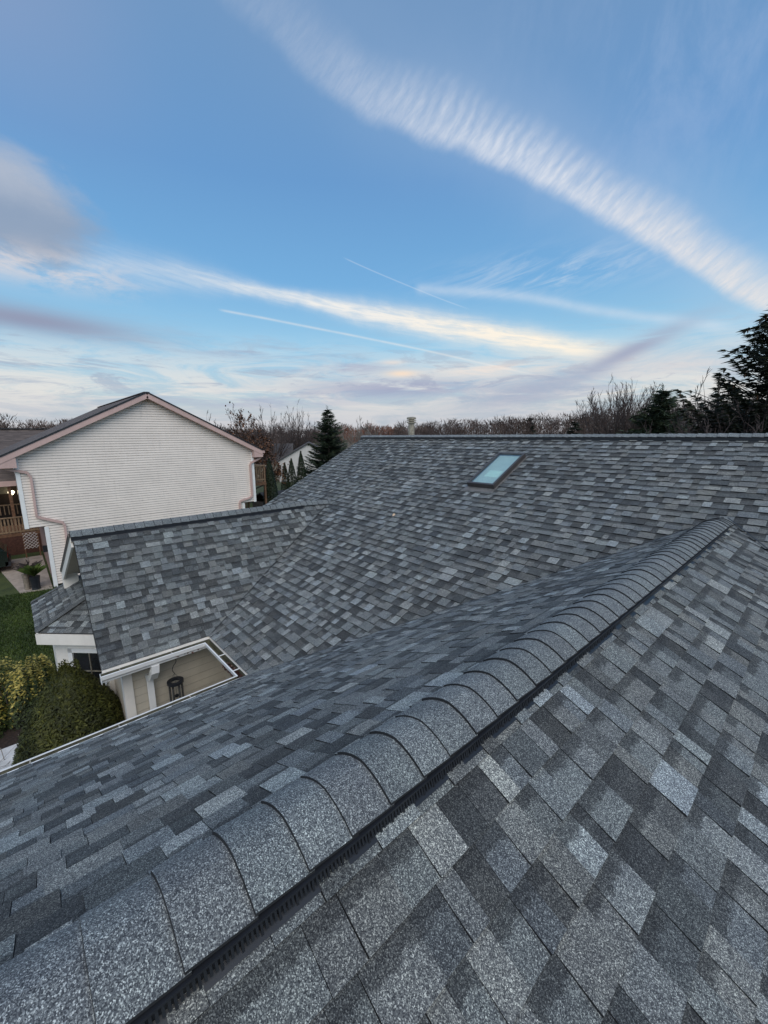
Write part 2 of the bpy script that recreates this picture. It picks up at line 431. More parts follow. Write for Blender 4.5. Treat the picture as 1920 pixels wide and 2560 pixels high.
# rake boards, fascia
def board(name, a, b, w, h, mat, parent=house, up=(0,0,1)):
    mb = MB(); mb.beam(a, b, w, h, up); return mb.build(name, mat, parent)
board('rake_board', (Xk+.02,Yr,Zr-.12), (Xk+.02,yk-.6,Zr-.12-(Yr-yk+.6)*m0), .03, .19, M['cream'])
board('rake_board', (X1,Yg+.05,Z1-.26), (X1e-.05,Yg+.05,Ze-.26), .20, .03, M['cream'], up=(0,1,0))
board('rake_board', (X1-.02,Yg-.02,Z1-.12), (XF,Yg-.085,ZF-.12), .18, .03, M['cream'], up=(0,1,0))
board('drip_edge', (X1-.01,Yg-.045,Z1-.005), (XF-.01,Yg-.11,ZF-.01), .05, .02, M['frame_dark'], up=(0,1,0))
mb = MB(); mb.prism([(X1,Yg-.03,Z1-.115),(XF,Yg-.09,ZF-.115),(XF,.9,ZF-.115),(X1,.9,Z1-.115)], (0,0,-.012)); mb.build('soffit', M['khaki'], house)
mb = MB(); mb.box((XF-.12,Yg-.10,ZF-.36), (XF+.1,Yg+.15,ZF-.06)); mb.build('eave_return', M['cream'], house)
board('fascia', (X2e-.01,YMIN,Ze-.10), (X2e-.01,Ye,Ze-.10), .03, .17, M['white'])
board('fascia', (X1e+.01,Yg,Ze-.10), (X1e+.01,Ye,Ze-.10), .03, .17, M['cream'])
board('fascia', (X1e,Ye+.012,Ze-.10), (X2e,Ye+.012,Ze-.10), .03, .17, M['cream'])
# white drip strips just under the shingles
board('drip_edge', (X2e-.016,YMIN,Ze-.010), (X2e-.016,Ye-.12,Ze-.010), .034, .010, M['white'])
board('drip_edge', (X1e-.004,Yg,Ze-.012), (X1e-.004,Ye,Ze-.012), .046, .012, M['cream'])
# soffits
mb = MB(); mb.box((X2e+.005,YMIN,Ze-.20), (X2e+.45,Ye+.4,Ze-.185)); mb.build('soffit', M['soffit'], house)
mb = MB(); mb.box((X1e-.36,Yg+.03,Ze-.20), (X1e-.006,Ye,Ze-.186)); mb.build('soffit', M['soffit'], house)
mb = MB(); mb.box((X1e-.36,Ye+.028,Ze-.20), (X2e+.1,Ye+.45,Ze-.185)); mb.build('soffit', M['soffit'], house)

# gutter: one mitred K-style run round the recess
def sweep(mb, path, prof, mi=0):
    """path points with inward offset directions (2D), prof (offset,z) closed outline"""
    R = []
    for p, o in path: R.append([Vector((p[0]+o[0]*a, p[1]+o[1]*a, p[2]+b)) for a,b in prof])
    n = len(prof)
    for i in range(len(R)-1):
        for k in range(n): mb.face([R[i][k],R[i][(k+1)%n],R[i+1][(k+1)%n],R[i+1][k]], mi=mi)
    return R
gp = [((X1e+.03,Yg-.03,Ze-.03),(1,0)),((X1e+.03,Ye-.005,Ze-.03),(1,-1)),((X2e-.03,Ye-.005,Ze-.03),(-1,-1)),((X2e-.03,YMIN,Ze-.03),(-1,0))]
outer = [(0,0),(0,-.115),(.075,-.115),(.085,-.085),(.112,-.055),(.118,-.012),(.120,.004),(.100,.006),(.098,.0),(.113,-.002),(.109,-.052),(.080,-.083),(.071,-.111),(.004,-.111),(.004,0)]
mb = MB(); R_g = sweep(mb, gp, outer[0:8]+[(.098,.0),(.112,-.004)]+[(.109,-.052),(.080,-.083),(.071,-.1105),(.0035,-.1105),(.0035,0)])
mb.face(R_g[0][:8][::-1]); gut = mb.build('gutter', M['white'], house)
mb = MB(); sweep(mb, gp, [(.0045,-.004),(.0045,-.1095),(.0705,-.1095),(.079,-.083),(.108,-.052),(.1105,-.008),(.1095,-.008),(.107,-.0515),(.078,-.081),(.070,-.1085),(.0055,-.1085),(.0055,-.004)])
mb.build('trough_lining', M['trough'], gut)
mb = MB(); mb.box((X1e+.031,Yg-.034,Ze-.145),(X1e+.15,Yg-.028,Ze-.028)); mb.build('end_cap', M['white'], gut)
for (a,b) in [((X1e+.03,.80),(1,0)),((X1e+.03,1.50),(1,0)),((X2e-.03,1.35),(-1,0)),((X2e-.03,.55),(-1,0)),((X2e-.03,-.25),(-1,0)),((X2e-.03,-1.1),(-1,0)),((X2e-.03,-1.9),(-1,0))]:
    mb = MB(); mb.beam((a[0],a[1],Ze-.037),(a[0]+b[0]*.115,a[1],Ze-.037),.016,.006); mb.build('hanger', M['galv'], gut)
for xx in (-6.05,-5.50):
    mb = MB(); mb.beam((xx,Ye-.005,Ze-.037),(xx,Ye-.12,Ze-.037),.020,.006); mb.build('hanger', M['white'], gut)
# little gable of drip strip sections is broken at the hangers of the long gutter
# walls with lap siding
def lapwall(name, mat, parent, O, es, reg, row=.13, out=None, depth=.012, groove=.009):
    O = Vector(O); es = Vector(es).normalized(); out = Vector(out).normalized(); mb = MB(); reg = ccw(reg)
    z0 = min(p[1] for p in reg); z1 = max(p[1] for p in reg); s0 = min(p[0] for p in reg)-.1; s1 = max(p[0] for p in reg)+.1
    k = 0
    while z0+k*row < z1:
        a = z0+k*row; b = a+row
        p = clip([(s0,a),(s1,a),(s1,b),(s0,b)], reg); k += 1
        if len(p) < 3: continue
        gz = groove
        p = clip([(s0,a+gz),(s1,a+gz),(s1,b),(s0,b)], reg)
        if len(p) < 3: continue
        H = lambda q: depth*(1-(q[1]-a)/row)
        P = [O+es*q[0]+Vector((0,0,q[1]))+out*H(q) for q in p]
        mb.face(P)
        lo = [q for q in p if q[1] < a+gz+1e-4]
        if len(lo) >= 2:
            l0 = min(lo); l1 = max(lo); A = O+es*l0[0]+Vector((0,0,a+gz)); B = O+es*l1[0]+Vector((0,0,a+gz))
            mb.face([A-out*.02,B-out*.02,B+out*depth,A+out*depth])
            mb.face([A-Vector((0,0,gz)),B-Vector((0,0,gz)),B-out*.02-Vector((0,0,0)),A-out*.02-Vector((0,0,0))], mi=1)
    back = [O+es*q[0]+Vector((0,0,q[1]))-out*.02 for q in reg]
    mb.face(back); mb.face([p-out*.15 for p in back])
    o = mb.build(name, [mat, M['groove']], parent)
    return o
M['groove'] = simple('shadowed_lap_joint', (.10,.09,.085), .9)
Zs = Ze-.2
lapwall('wall', M['khaki'], house, (-7.1,0,0), (0,1,0), [(.94,-G),(2.5,-G),(2.5,Zs),(.94,Zs)], .137, (1,0,0))
lapwall('wall', M['khaki'], house, (0,Ye+.34,0), (1,0,0), [(-7.1,-G),(-4.8,-G),(-4.8,Zs),(-7.1,Zs)], .137, (0,-1,0))
lapwall('wall', M['khaki'], house, (X2e+.38,0,0), (0,1,0), [(YMIN,-G),(2.5,-G),(2.5,Zs),(YMIN,Zs)], .137, (-1,0,0))
# gable wall of the entry wing
lapwall('wall', M['khaki'], house, (0,.90,0), (1,0,0), [(-10.2,-G),(-7.1,-G),(-7.1,Ze+.2),(X1,Z1-.12),(-10.2,ZF-.12)], .137, (0,-1,0))
mb = MB(); mb.box((-7.22,.86,-G),(-7.065,.90,Zs)); mb.box((-7.098,.90,-G),(-7.065,.99,Zs)); mb.build('corner_board', M['cream'], house)
# downspout with elbow
def rect_tube(mb, pts, w, h):
    pts = [Vector(p) for p in pts]
    for a,b in zip(pts[:-1],pts[1:]): mb.beam(a, b, w, h, up=(1,0,0) if abs((b-a).normalized().z) > .8 else (0,0,1))
mb = MB(); sx_ = 1.22
rect_tube(mb, [(-6.665,sx_+.03,Ze-.14),(-6.68,sx_+.02,Ze-.27)], .11,.085)
rect_tube(mb, [(-6.672,sx_+.02,Ze-.24),(-6.80,sx_+.01,Ze-.40),(-7.03,sx_,Ze-.50)], .11,.085)
rect_tube(mb, [(-7.02,sx_,Ze-.46),(-7.035,sx_,-G+.1)], .08,.11)
for k in range(4):
    y = sx_-.042+k*.028; mb.beam((-6.998,y,Ze-.52),(-6.998,y,-G+.12),.008,.006,up=(1,0,0))
mb.build('downspout', M['white'], house)

# bay in front of the entry gable
BZ = Ze+.02; bay_e = [(-11.50,.90),(-10.60,-.05),(-8.86,-.05),(-7.91,.90)]; ap = [(-10.45,.90,-2.84),(-9.05,.90,-2.84)]
def facet(a, b, c, d, seed, dz=0):
    A,B = Vector((*a,BZ)), Vector((*b,BZ)); es = (B-A).normalized(); C_ = Vector(c); D_ = Vector(d)
    n = (B-A).cross(D_-A).normalized(); et = n.cross(es); et = et if et.z > 0 else -et
    loc = lambda P: ((P-A).dot(es), (P-A).dot(et)); reg = [loc(A),loc(B),loc(C_)]
    if (C_-D_).length > .01: reg.append(loc(D_))
    return shingles('roof', M['shingle'], bay, A, es, et, reg and [reg], .125, seed, .8)
bay = part_empty('bay', (-9.7,.9,-G), house, 'bay with cream trim and dark window')
facet((-10.60,-.05),(-8.86,-.05), ap[1], ap[0], 61)
facet((-8.86,-.05),(-7.91,.90), ap[1], ap[1], 62)
facet((-11.50,.90),(-10.60,-.05), ap[0], ap[0], 63)
for a,b in (((-8.86,-.05,BZ),ap[1]),((-10.6,-.05,BZ),ap[0])):
    mb = MB(); mb.beam(Vector(a)+Vector((0,0,.014)), Vector(b)+Vector((0,0,.014)), .13, .008); mb.build('hip_cap', M['deck_dark'] if False else M['cap'], bay)
mb = MB()
for i in (1,2):
    a = Vector((*bay_e[i],BZ-.115)); b = Vector((*bay_e[i+1],BZ-.115))
    if i == 1: a.y += .05; b.y += .05
    mb.beam(a, b, .03, .19)
mb.build('frieze_board', M['cream'], bay)
# bay walls, inset below the eave
bw = [(-11.25,.90),(-10.50,.19),(-8.96,.19),(-8.25,.90)]
mb = MB(); mb.face([Vector((*p,BZ-.20)) for p in bay_e]); mb.build('soffit', M['cream'], bay)
def wallseg(a, b, z0, z1, mat, holes=None):
    mb = MB(); mb.beam((a[0],a[1],(z0+z1)/2),(b[0],b[1],(z0+z1)/2),.04,z1-z0); return mb.build('wall', mat, bay)
wallseg(bw[0], bw[1], -G, BZ-.2, M['cream']); wallseg(bw[1], bw[2], -G, BZ-.2, M['cream'])
A = Vector((*bw[2],0)); B = Vector((*bw[3],0)); D = (B-A).normalized(); Ld = (B-A).length; O_ = Vector((D.y,-D.x,0))
def wl(s): return A+D*s
mb = MB()
zc0, zc1 = BZ-.42, BZ-1.75
for s0_,s1_,z0_,z1_ in ((0,.26,-G,BZ-.2),(Ld-.10,Ld,-G,BZ-.2),(.26,Ld-.10,zc0,BZ-.2),(.26,Ld-.10,-G,zc1)):
    mb.beam(wl(s0_)+Vector((0,0,(z0_+z1_)/2)), wl(s1_)+Vector((0,0,(z0_+z1_)/2)), .05, z1_-z0_)
mb.build('wall', M['cream'], bay)

mb = MB(); w0, w1 = .24, Ld-.08
for s0_,s1_,z0_,z1_ in ((w0,w0+.075,zc1,zc0+.03),(w1-.075,w1,zc1,zc0+.03),(w0,w1,zc0-.05,zc0+.03),(w0,w1,zc1-.03,zc1+.05)):
    mb.beam(wl(s0_)+O_*.035+Vector((0,0,(z0_+z1_)/2)), wl(s1_)+O_*.035+Vector((0,0,(z0_+z1_)/2)), .03, z1_-z0_)
mb.build('window_frame', M['white'], bay)
mb = MB(); mb.beam(wl(w0+.07)+O_*.005+Vector((0,0,(zc0+zc1)/2)), wl(w1-.07)+O_*.005+Vector((0,0,(zc0+zc1)/2)), .006, zc0-zc1-.1); mb.build('window_pane', M['glassdark'], bay)
mb = MB(); sm = (w0+w1)/2+.02
mb.beam(wl(sm)+O_*.014+Vector((0,0,zc0-.05)), wl(sm)+O_*.014+Vector((0,0,zc1+.05)), .018, .012, up=tuple(D))
for q in (.42,.85): mb.beam(wl(w0+.07)+O_*.016+Vector((0,0,zc0-q)), wl(w1-.07)+O_*.016+Vector((0,0,zc0-q)), .012, .018)
mb.build('muntin', M['galv'], bay)

# skylight on the main slope
def sp(x, t, h=0):
    """point on the main slope: x, plan y, height along the normal"""
    n = Vector((0,-m0,1)).normalized(); return Vector((x, t, Ze+(t-Ye)*m0))+n*h
sky_ = part_empty('skylight', tuple(sp(-4.56,6.66)), house, 'small dark framed skylight with pale glass')
xa, xb, ya, yb = -4.87, -4.27, 6.66, 7.76
def slab(name, x0, x1, y0, y1, h0, h1, mat, par):
    mb = MB(); P = [sp(x,y,h) for h in (h0,h1) for x,y in ((x0,y0),(x1,y0),(x1,y1),(x0,y1))]
    for f in ((0,3,2,1),(4,5,6,7),(0,1,5,4),(1,2,6,5),(2,3,7,6),(3,0,4,7)): mb.face([P[i] for i in f])
    return mb.build(name, mat, par)
mb = MB()
fw = .042
for x0,x1,y0,y1 in ((xa,xa+fw,ya,yb),(xb-fw,xb,ya,yb),(xa+fw,xb-fw,ya,ya+fw),(xa+fw,xb-fw,yb-fw,yb)):
    P = [sp(x,y,h) for h in (.0,.105) for x,y in ((x0,y0),(x1,y0),(x1,y1),(x0,y1))]
    for f in ((0,3,2,1),(4,5,6,7),(0,1,5,4),(1,2,6,5),(2,3,7,6),(3,0,4,7)): mb.face([P[i] for i in f])
mb.build('frame', M['frame_dark'], sky_)
def glass_mat():
    m,t,b = newmat('skylight_glass'); nt = m.node_tree
    gl = t.n('BsdfGlossy'); gl.inputs['Roughness'].default_value = .06; gl.inputs['Color'].default_value = (.9,.95,1,1)
    tr = t.n('BsdfTransparent'); tr.inputs['Color'].default_value = (.90,.98,.95,1); fr = None
    mx = t.n('MixShader'); mx.inputs[0].default_value = .22; t.set(mx.inputs[1], tr.outputs[0]); t.set(mx.inputs[2], gl.outputs[0])
    nt.links.new(mx.outputs[0], nt.nodes['Material Output'].inputs[0]); return m
M['skyglass'] = glass_mat(); M['blind'] = simple('pale_blue_shade', (.72,.71,.68), .7, .05); M['blind2'] = simple('mint_panel', (.92,.98,.90), .7, .03)
slab('glass', xa+fw, xb-fw, ya+fw, yb-fw, .086, .092, M['skyglass'], sky_)
slab('shade', xa+fw, xb-fw, ya+fw, yb-fw, .046, .052, M['blind'], sky_)
slab('shade_panel', xa+.17, xb-.13, ya+.30, ya+.52, .053, .058, M['blind2'], sky_)
slab('flashing', xa-.04, xb+.03, ya-.12, ya-.002, .010, .016, M['flash'], sky_)
slab('flashing', xa-.03, xa-.002, ya-.02, yb+.03, .010, .016, M['flash'], sky_); slab('flashing', xb+.002, xb+.03, ya-.02, yb+.03, .010, .016, M['flash'], sky_)
# flue pipe behind the ridge
fx, fy = -8.67, Yr+.42
fl = part_empty('flue_pipe', (fx,fy,-.5), house, 'galvanised flue pipe with ringed cap behind the ridge')
mb = MB(); mb.lathe((fx,fy,0), [(.092,-.55),(.092,.36)], 18); mb.build('pipe', M['galv'], fl, smooth=False)
mb = MB()
mb.lathe((fx,fy,0), [(.10,.315),(.142,.325),(.142,.352),(.10,.36)], 20); mb.lathe((fx,fy,0), [(.10,.374),(.146,.38),(.146,.402),(.10,.41)], 20)
mb.lathe((fx,fy,0), [(.095,.424),(.138,.43),(.140,.478),(.10,.50),(.02,.505)], 20); mb.lathe((fx,fy,0),[(.075,.35),(.075,.43)],10)
mb.build('rain_cap', M['galv'], fl)

# leaf litter lying in the inner gutter
mb = MB(); r2 = random.Random(4)
for k in range(520):
    if r2.random() < .8: x = r2.uniform(X1e+.9,X2e-.05); y = Ye-r2.uniform(.02,.115)
    elif r2.random() < .5: x = X1e+.03+r2.uniform(.02,.1); y = r2.uniform(1.5,2.05)
    else: x = X2e-.03-r2.uniform(.02,.1); y = r2.uniform(1.2,2.05)
    z = Ze-.03-.105+r2.uniform(.0,.055); a = r2.uniform(0,6.28); l = r2.uniform(.012,.035); c = r2.random()**1.6
    P = Vector((x,y,z)); d = Vector((math.cos(a),math.sin(a),r2.uniform(-.5,.5)))*l; e = Vector((-math.sin(a),math.cos(a),r2.uniform(-.6,.6)))*l*.45
    mb.face([P-d,P+e,P+d,P-e], (c,0,0,1))
tag(mb.build('leaf_litter', M['litter']), 'dead brown leaves lying in the corner of the white gutter', 'leaf litter', kind='stuff')

# wind chime
wc = empty('wind_chime', (-6.86,1.55,Ze-1.2), 'dark metal wind chime hanging in the siding recess below the gutter', 'wind chime')
cx, cy = -6.86, 1.55; top_ = Ze-.2
mb = MB(); pts = []
for k in range(19):
    u = k/18; z = top_-.03-u*.27
    off = .045*math.sin(u*2*math.pi*1.0)*(1 if u < .5 else .55); pts.append((cx, cy+off, z))
mb.tube([(cx,cy-.03,top_+.0),(cx,cy,top_-.03)], .004, 6); mb.tube(pts, .006, 6); mb.build('hook', M['black'], wc)
rz = -3.97; mb = MB(); q = []
for k in range(28):
    a = 2*math.pi*k/28; q.append((cx+.105*math.cos(a), cy+.105*math.sin(a)))
for r0,r1,z0,z1 in ((.072,.125,rz-.02,rz+.02),):
    for k in range(28):
        a = 2*math.pi*k/28; b = 2*math.pi*(k+1)/28
        def P(r,z,t): return (cx+r*math.cos(t), cy+r*math.sin(t), z)
        mb.face([P(r0,z1,a),P(r1,z1,a),P(r1,z1,b),P(r0,z1,b)]); mb.face([P(r0,z0,a),P(r0,z0,b),P(r1,z0,b),P(r1,z0,a)])
        mb.face([P(r1,z0,a),P(r1,z0,b),P(r1,z1,b),P(r1,z1,a)]); mb.face([P(r0,z0,b),P(r0,z0,a),P(r0,z1,a),P(r0,z1,b)])
mb.build('ring', M['black'], wc)
mb = MB()
for k in range(4):
    a = .6+k*math.pi/2; mb.tube([(cx,cy,pts[-1][2]),(cx+.105*math.cos(a),cy+.105*math.sin(a),rz)], .0022, 4)
mb.tube([(cx,cy,pts[-1][2]),(cx,cy,rz-.30)], .002, 4); mb.build('cord', M['black'], wc)
for k in range(6):
    a = .3+k*math.pi/3; mb = MB(); px, py = cx+.092*math.cos(a), cy+.092*math.sin(a)
    mb.tube([(px,py,rz-.07),(px,py,rz-.44-.05*k%.12)], .017, 10); mb.tube([(px,py,rz),(px,py,rz-.07)], .002, 4); mb.build('tube', M['copper'], wc)
mb = MB(); mb.lathe((cx,cy,0), [(.03,rz-.27),(.033,rz-.255),(.03,rz-.24)], 14); mb.build('clapper', M['black'], wc)

def leaf(name, p, n, size, col, label, cat, ang=0.0):
    m_ = simple(name+'_tan', col, .7, .2, 40); mb = MB(); p = Vector(p); n = Vector(n).normalized(); a = n.cross(Vector((math.cos(ang),math.sin(ang),.2))).normalized(); b = n.cross(a)
    k = 8; top = []; bot = []
    for i in range(k+1):
        u = i/k; w = math.sin(u*math.pi)**.7*size*.32; c = p+a*size*(u-.5)+n*(.004+size*.18*abs(u-.5)); top.append(c+b*w+n*size*.10*math.sin(u*9)); bot.append(c-b*w+n*size*.12)
    for i in range(k): mb.face([top[i],top[i+1],bot[i+1],bot[i]]); mb.face([top[i]-n*.001,bot[i]-n*.001,bot[i+1]-n*.001,top[i+1]-n*.001])
    return tag(mb.build(name, m_), label, cat)
leaf('dead_leaf', (-5.796,5.514,-1.585), (0,-.447,.894), .10, (.80,.58,.38), 'curled tan dead leaf lying on the broad main roof left of the skylight', 'leaf', .7)
# ================================================================= ground
mb = MB(); mb.face([(-900,-900,-G),(900,-900,-G),(900,900,-G),(-900,900,-G)]); tag(mb.build('ground', M['ground']), kind='structure')
def patch(name, mat, poly, z, label=None):
    mb = MB(); mb.face([(x,y,-G+z) for x,y in poly]); return tag(mb.build(name, mat), kind='structure')
patch('planting_bed', M['mulch'], [(-11.6,-4),(-11.9,-.2),(-11.7,.85),(-7.2,.85),(-5.6,.6),(-5.6,-4)], .008)
mb = MB(); mb.box((-10.0,-4,-G+.0),(-9.0,-.56,-G+.06)); tag(mb.build('path', M['concrete_pale']), kind='structure')
mb = MB(); mb.prism([(-26.5,-1.2,-G),(-20.45,-.35,-G),(-20.2,.62,-G),(-26.5,.62,-G)], (0,0,.035)); tag(mb.build('patio', M['concrete']), kind='structure')

# ================================================================= vegetation
def leafblob(mb, c, rad, n, size, rr, shape=None, tone=(0,1), flat=.5, rough=.12, aspect=.5, up=.3):
    """leaf sized faces through a shell of given radii with clumps"""
    ph = [(rr.uniform(0,6.28), rr.uniform(2,7), rr.uniform(2,7)) for _ in range(7)]
    for k in range(n):
        th = rr.uniform(0,2*math.pi); v = rr.random()
        z = v; rz_ = shape(z) if shape else math.sqrt(max(0,1-(2*z-1)**2))
        lump = sum(math.sin(th*f1+z*f2*2+p) for p,f1,f2 in ph)/7
        dd = 1-abs(rr.gauss(0,.08))
        r = rz_*dd*(1+rough*lump)
        P = Vector((c[0]+rad[0]*r*math.cos(th), c[1]+rad[1]*r*math.sin(th), c[2]+rad[2]*z*1.0+rr.uniform(-.5,.5)*size))
        nrm = Vector((math.cos(th), math.sin(th), up+rr.uniform(-.5,.5))).normalized()
        a = nrm.cross(Vector((rr.uniform(-1,1),rr.uniform(-1,1),rr.uniform(-1,1)))).normalized(); b = nrm.cross(a)
        a = (a+nrm*rr.uniform(-.2,.9)).normalized(); s = size*rr.uniform(.6,1.4)
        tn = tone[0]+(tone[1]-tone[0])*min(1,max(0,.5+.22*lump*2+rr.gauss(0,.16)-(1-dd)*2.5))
        mb.face([P-a*s*.5-b*s*aspect*.5,P+a*s*.5,P-a*s*.5+b*s*aspect*.5], (tn,0,0,1))

rr = random.Random(5)
yew = empty('yew_bush', (-7.95,.22,-G), 'rounded dark green clipped yew bush between the gutters and bay', 'bush')
mb = MB(); H_ = 2.32
shp = lambda z: (1-max(0,(z-.15)/.85)**1.75)**.72 if z > .15 else (.90+.10*(z/.15)**.7)
yc = (-7.98,.23,-G)
leafblob(mb, yc, (.93,.90,H_-.10), 36000, .055, rr, shp, rough=.035, aspect=.42, up=.6)
for k in range(700):
    th = rr.uniform(0,6.28); z = rr.random()**.6; r = shp(z)*1.0
    P = Vector((yc[0]+.86*r*math.cos(th), yc[1]+.80*r*math.sin(th), yc[2]+(H_-.10)*z)); d = Vector((math.cos(th)*.5*r,math.sin(th)*.5*r,.9+rr.random()*.6)).normalized()*rr.uniform(.03,.065)
    e = d.cross(Vector((1,.3,.2))).normalized()*.014
    mb.face([P-e,P+d,P+e], (rr.uniform(.5,1),0,0,1))
for k in range(90):
    th = rr.uniform(0,6.28); rr0 = rr.uniform(0,.22); P = Vector((yc[0]+rr0*math.cos(th), yc[1]+rr0*math.sin(th), yc[2]+H_-.14)); d = Vector((rr.uniform(-.4,.4),rr.uniform(-.4,.4),1)).normalized()*rr.uniform(.06,.17)
    for j in range(12):
        q = P+d*(j/12); e = Vector((rr.uniform(-1,1),rr.uniform(-1,1),rr.uniform(.0,.8)))*.032
        mb.face([q-d*.06,q+e,q+d*.10], (rr.uniform(.3,.9),0,0,1))
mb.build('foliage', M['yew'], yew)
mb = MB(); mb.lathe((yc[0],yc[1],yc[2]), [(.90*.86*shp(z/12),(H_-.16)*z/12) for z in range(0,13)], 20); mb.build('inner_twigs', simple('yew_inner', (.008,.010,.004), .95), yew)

vs = empty('variegated_shrub', (-11.2,-.55,-G), 'yellow and green leaved shrub beside the lawn at the left', 'bush')
mb = MB()
for (cx_,cy_,rx,ry,hh) in ((-11.9,-.95,1.0,.75,1.06),(-11.3,-.45,.72,.42,.98),(-11.8,-.14,.75,.36,.86),(-11.1,-1.2,.8,.6,.9)):
    ph0 = [rr.uniform(0,6.28) for _ in range(3)]
    for k in range(4200):
        th = rr.uniform(0,6.28); ph = math.acos(rr.uniform(-.1,1)); lump = 1+.10*math.sin(3*th+ph0[0])+.08*math.sin(7*th+5*ph+ph0[1])
        q = (1-abs(rr.gauss(0,.10)))*lump
        P = Vector((cx_+rx*math.sin(ph)*math.cos(th)*q, cy_+ry*math.sin(ph)*math.sin(th)*q, -G+.05+hh*math.cos(ph)*q))
        n = Vector((math.sin(ph)*math.cos(th),math.sin(ph)*math.sin(th),math.cos(ph)+.4)).normalized(); a = n.cross(Vector((rr.uniform(-1,1),rr.uniform(-1,1),rr.uniform(-1,1)))).normalized(); b = (n.cross(a)+n*rr.uniform(-.4,.4)).normalized(); s = rr.uniform(.022,.042)
        hgt_ = math.cos(ph)*q
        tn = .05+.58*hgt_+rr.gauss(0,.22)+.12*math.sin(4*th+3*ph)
        mb.face([P-a*s,P-b*s*.5,P+a*s,P+b*s*.5], (min(1,max(0,tn)),0,0,1))
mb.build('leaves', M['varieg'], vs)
mb = MB()
for k in range(40):
    a = rr.uniform(0,6.28); r = rr.uniform(.2,.8); mb.tube([(-11.3,-.7,-G),(-11.3+.5*r*math.cos(a),-.7+.4*r*math.sin(a),-G+.4),(-11.3+r*math.cos(a),-.7+.6*r*math.sin(a),-G+.8)], [.015,.01,.006], 4, cap=False)
mb.build('stem', M['bark'], vs)
# grass blades on the lawn between the houses
mb = MB()
for k in range(26000):
    x = rr.uniform(-20.5,-11.7); y = rr.uniform(-1.9,.75+(-x-11.7)*.03); h = rr.uniform(.03,.08); a = rr.uniform(0,6.28)
    P = Vector((x,y,-G)); d = Vector((rr.uniform(-.6,.6)*h,rr.uniform(-.6,.6)*h,h)); e = Vector((math.cos(a),math.sin(a),0))*.014
    tn = .45+.35*math.sin(x*1.3+y*2)*math.sin(x*.7-y*3)+rr.gauss(0,.2)
    mb.face([P-e,P+d,P+e], (min(1,max(0,tn)),0,0,1))
tag(mb.build('grass', M['grassblade']), 'short dark green lawn grass between the two houses', 'grass', kind='stuff')
# dry twigs in the planting bed
mb = MB()
for k in range(46):
    x = rr.uniform(-9.6,-7.6); y = rr.uniform(-1.3,-.35); a = rr.uniform(0,6.28); l = rr.uniform(.2,.6); z = -G+rr.uniform(.02,.08)
    mb.tube([(x,y,z),(x+math.cos(a)*l*.5,y+math.sin(a)*l*.5,z+rr.uniform(.03,.2)),(x+math.cos(a)*l,y+math.sin(a)*l,z+rr.uniform(.0,.3))], [.006,.005,.002], 4, cap=False)
tag(mb.build('dry_twigs', M['barkpale']), 'pale dry twigs scattered over the dark mulch bed', 'twigs', kind='stuff')

def P3(az, D, z=-G): a = math.radians(az); return (-D*math.sin(a), D*math.cos(a), z)
def thin(mb, a, b, r0, r1, tone, n=3):
    a = Vector(a); b = Vector(b); d = (b-a).normalized(); x = d.cross(Vector((0,0,1)))
    if x.length < .01: x = Vector((1,0,0))
    x.normalize(); y = x.cross(d); A = [a+(x*math.cos(t)+y*math.sin(t))*r0 for t in (0,2.1,4.2)]; B = [b+(x*math.cos(t)+y*math.sin(t))*r1 for t in (0,2.1,4.2)]
    for i in range(3): mb.face([A[i],A[(i+1)%3],B[(i+1)%3],B[i]], (tone,0,0,1))
def branch(mb, p, d, L, r, lev, rr, tips, up=.25, spread=.55, kids=(3,5), shrink=.62, tone=.4, minr=.006):
    d = d.normalized(); n = 3; q = Vector(p)
    for i in range(n):
        d2 = (d+Vector((rr.uniform(-1,1),rr.uniform(-1,1),rr.uniform(-.6,1)+up))*.16).normalized(); q2 = q+d2*L/n
        ra = max(minr, r*(1-.25*i)); thin(mb, q, q2, ra, max(minr,r*(1-.25*(i+1))), tone); q = q2; d = d2
        if lev > 0:
            for k in range(rr.randint(*kids) if i else 1):
                a = Vector((rr.uniform(-1,1),rr.uniform(-1,1),rr.uniform(-.35,.6))); a = (a-d*a.dot(d)).normalized()
                branch(mb, q-d*L/n*rr.random()*.8, d+a*spread*rr.uniform(.7,1.5)+Vector((0,0,up)), L*shrink*rr.uniform(.7,1.1), r*.5, lev-1, rr, tips, up, spread, kids, shrink, tone, minr)
    tips.append((q,d))
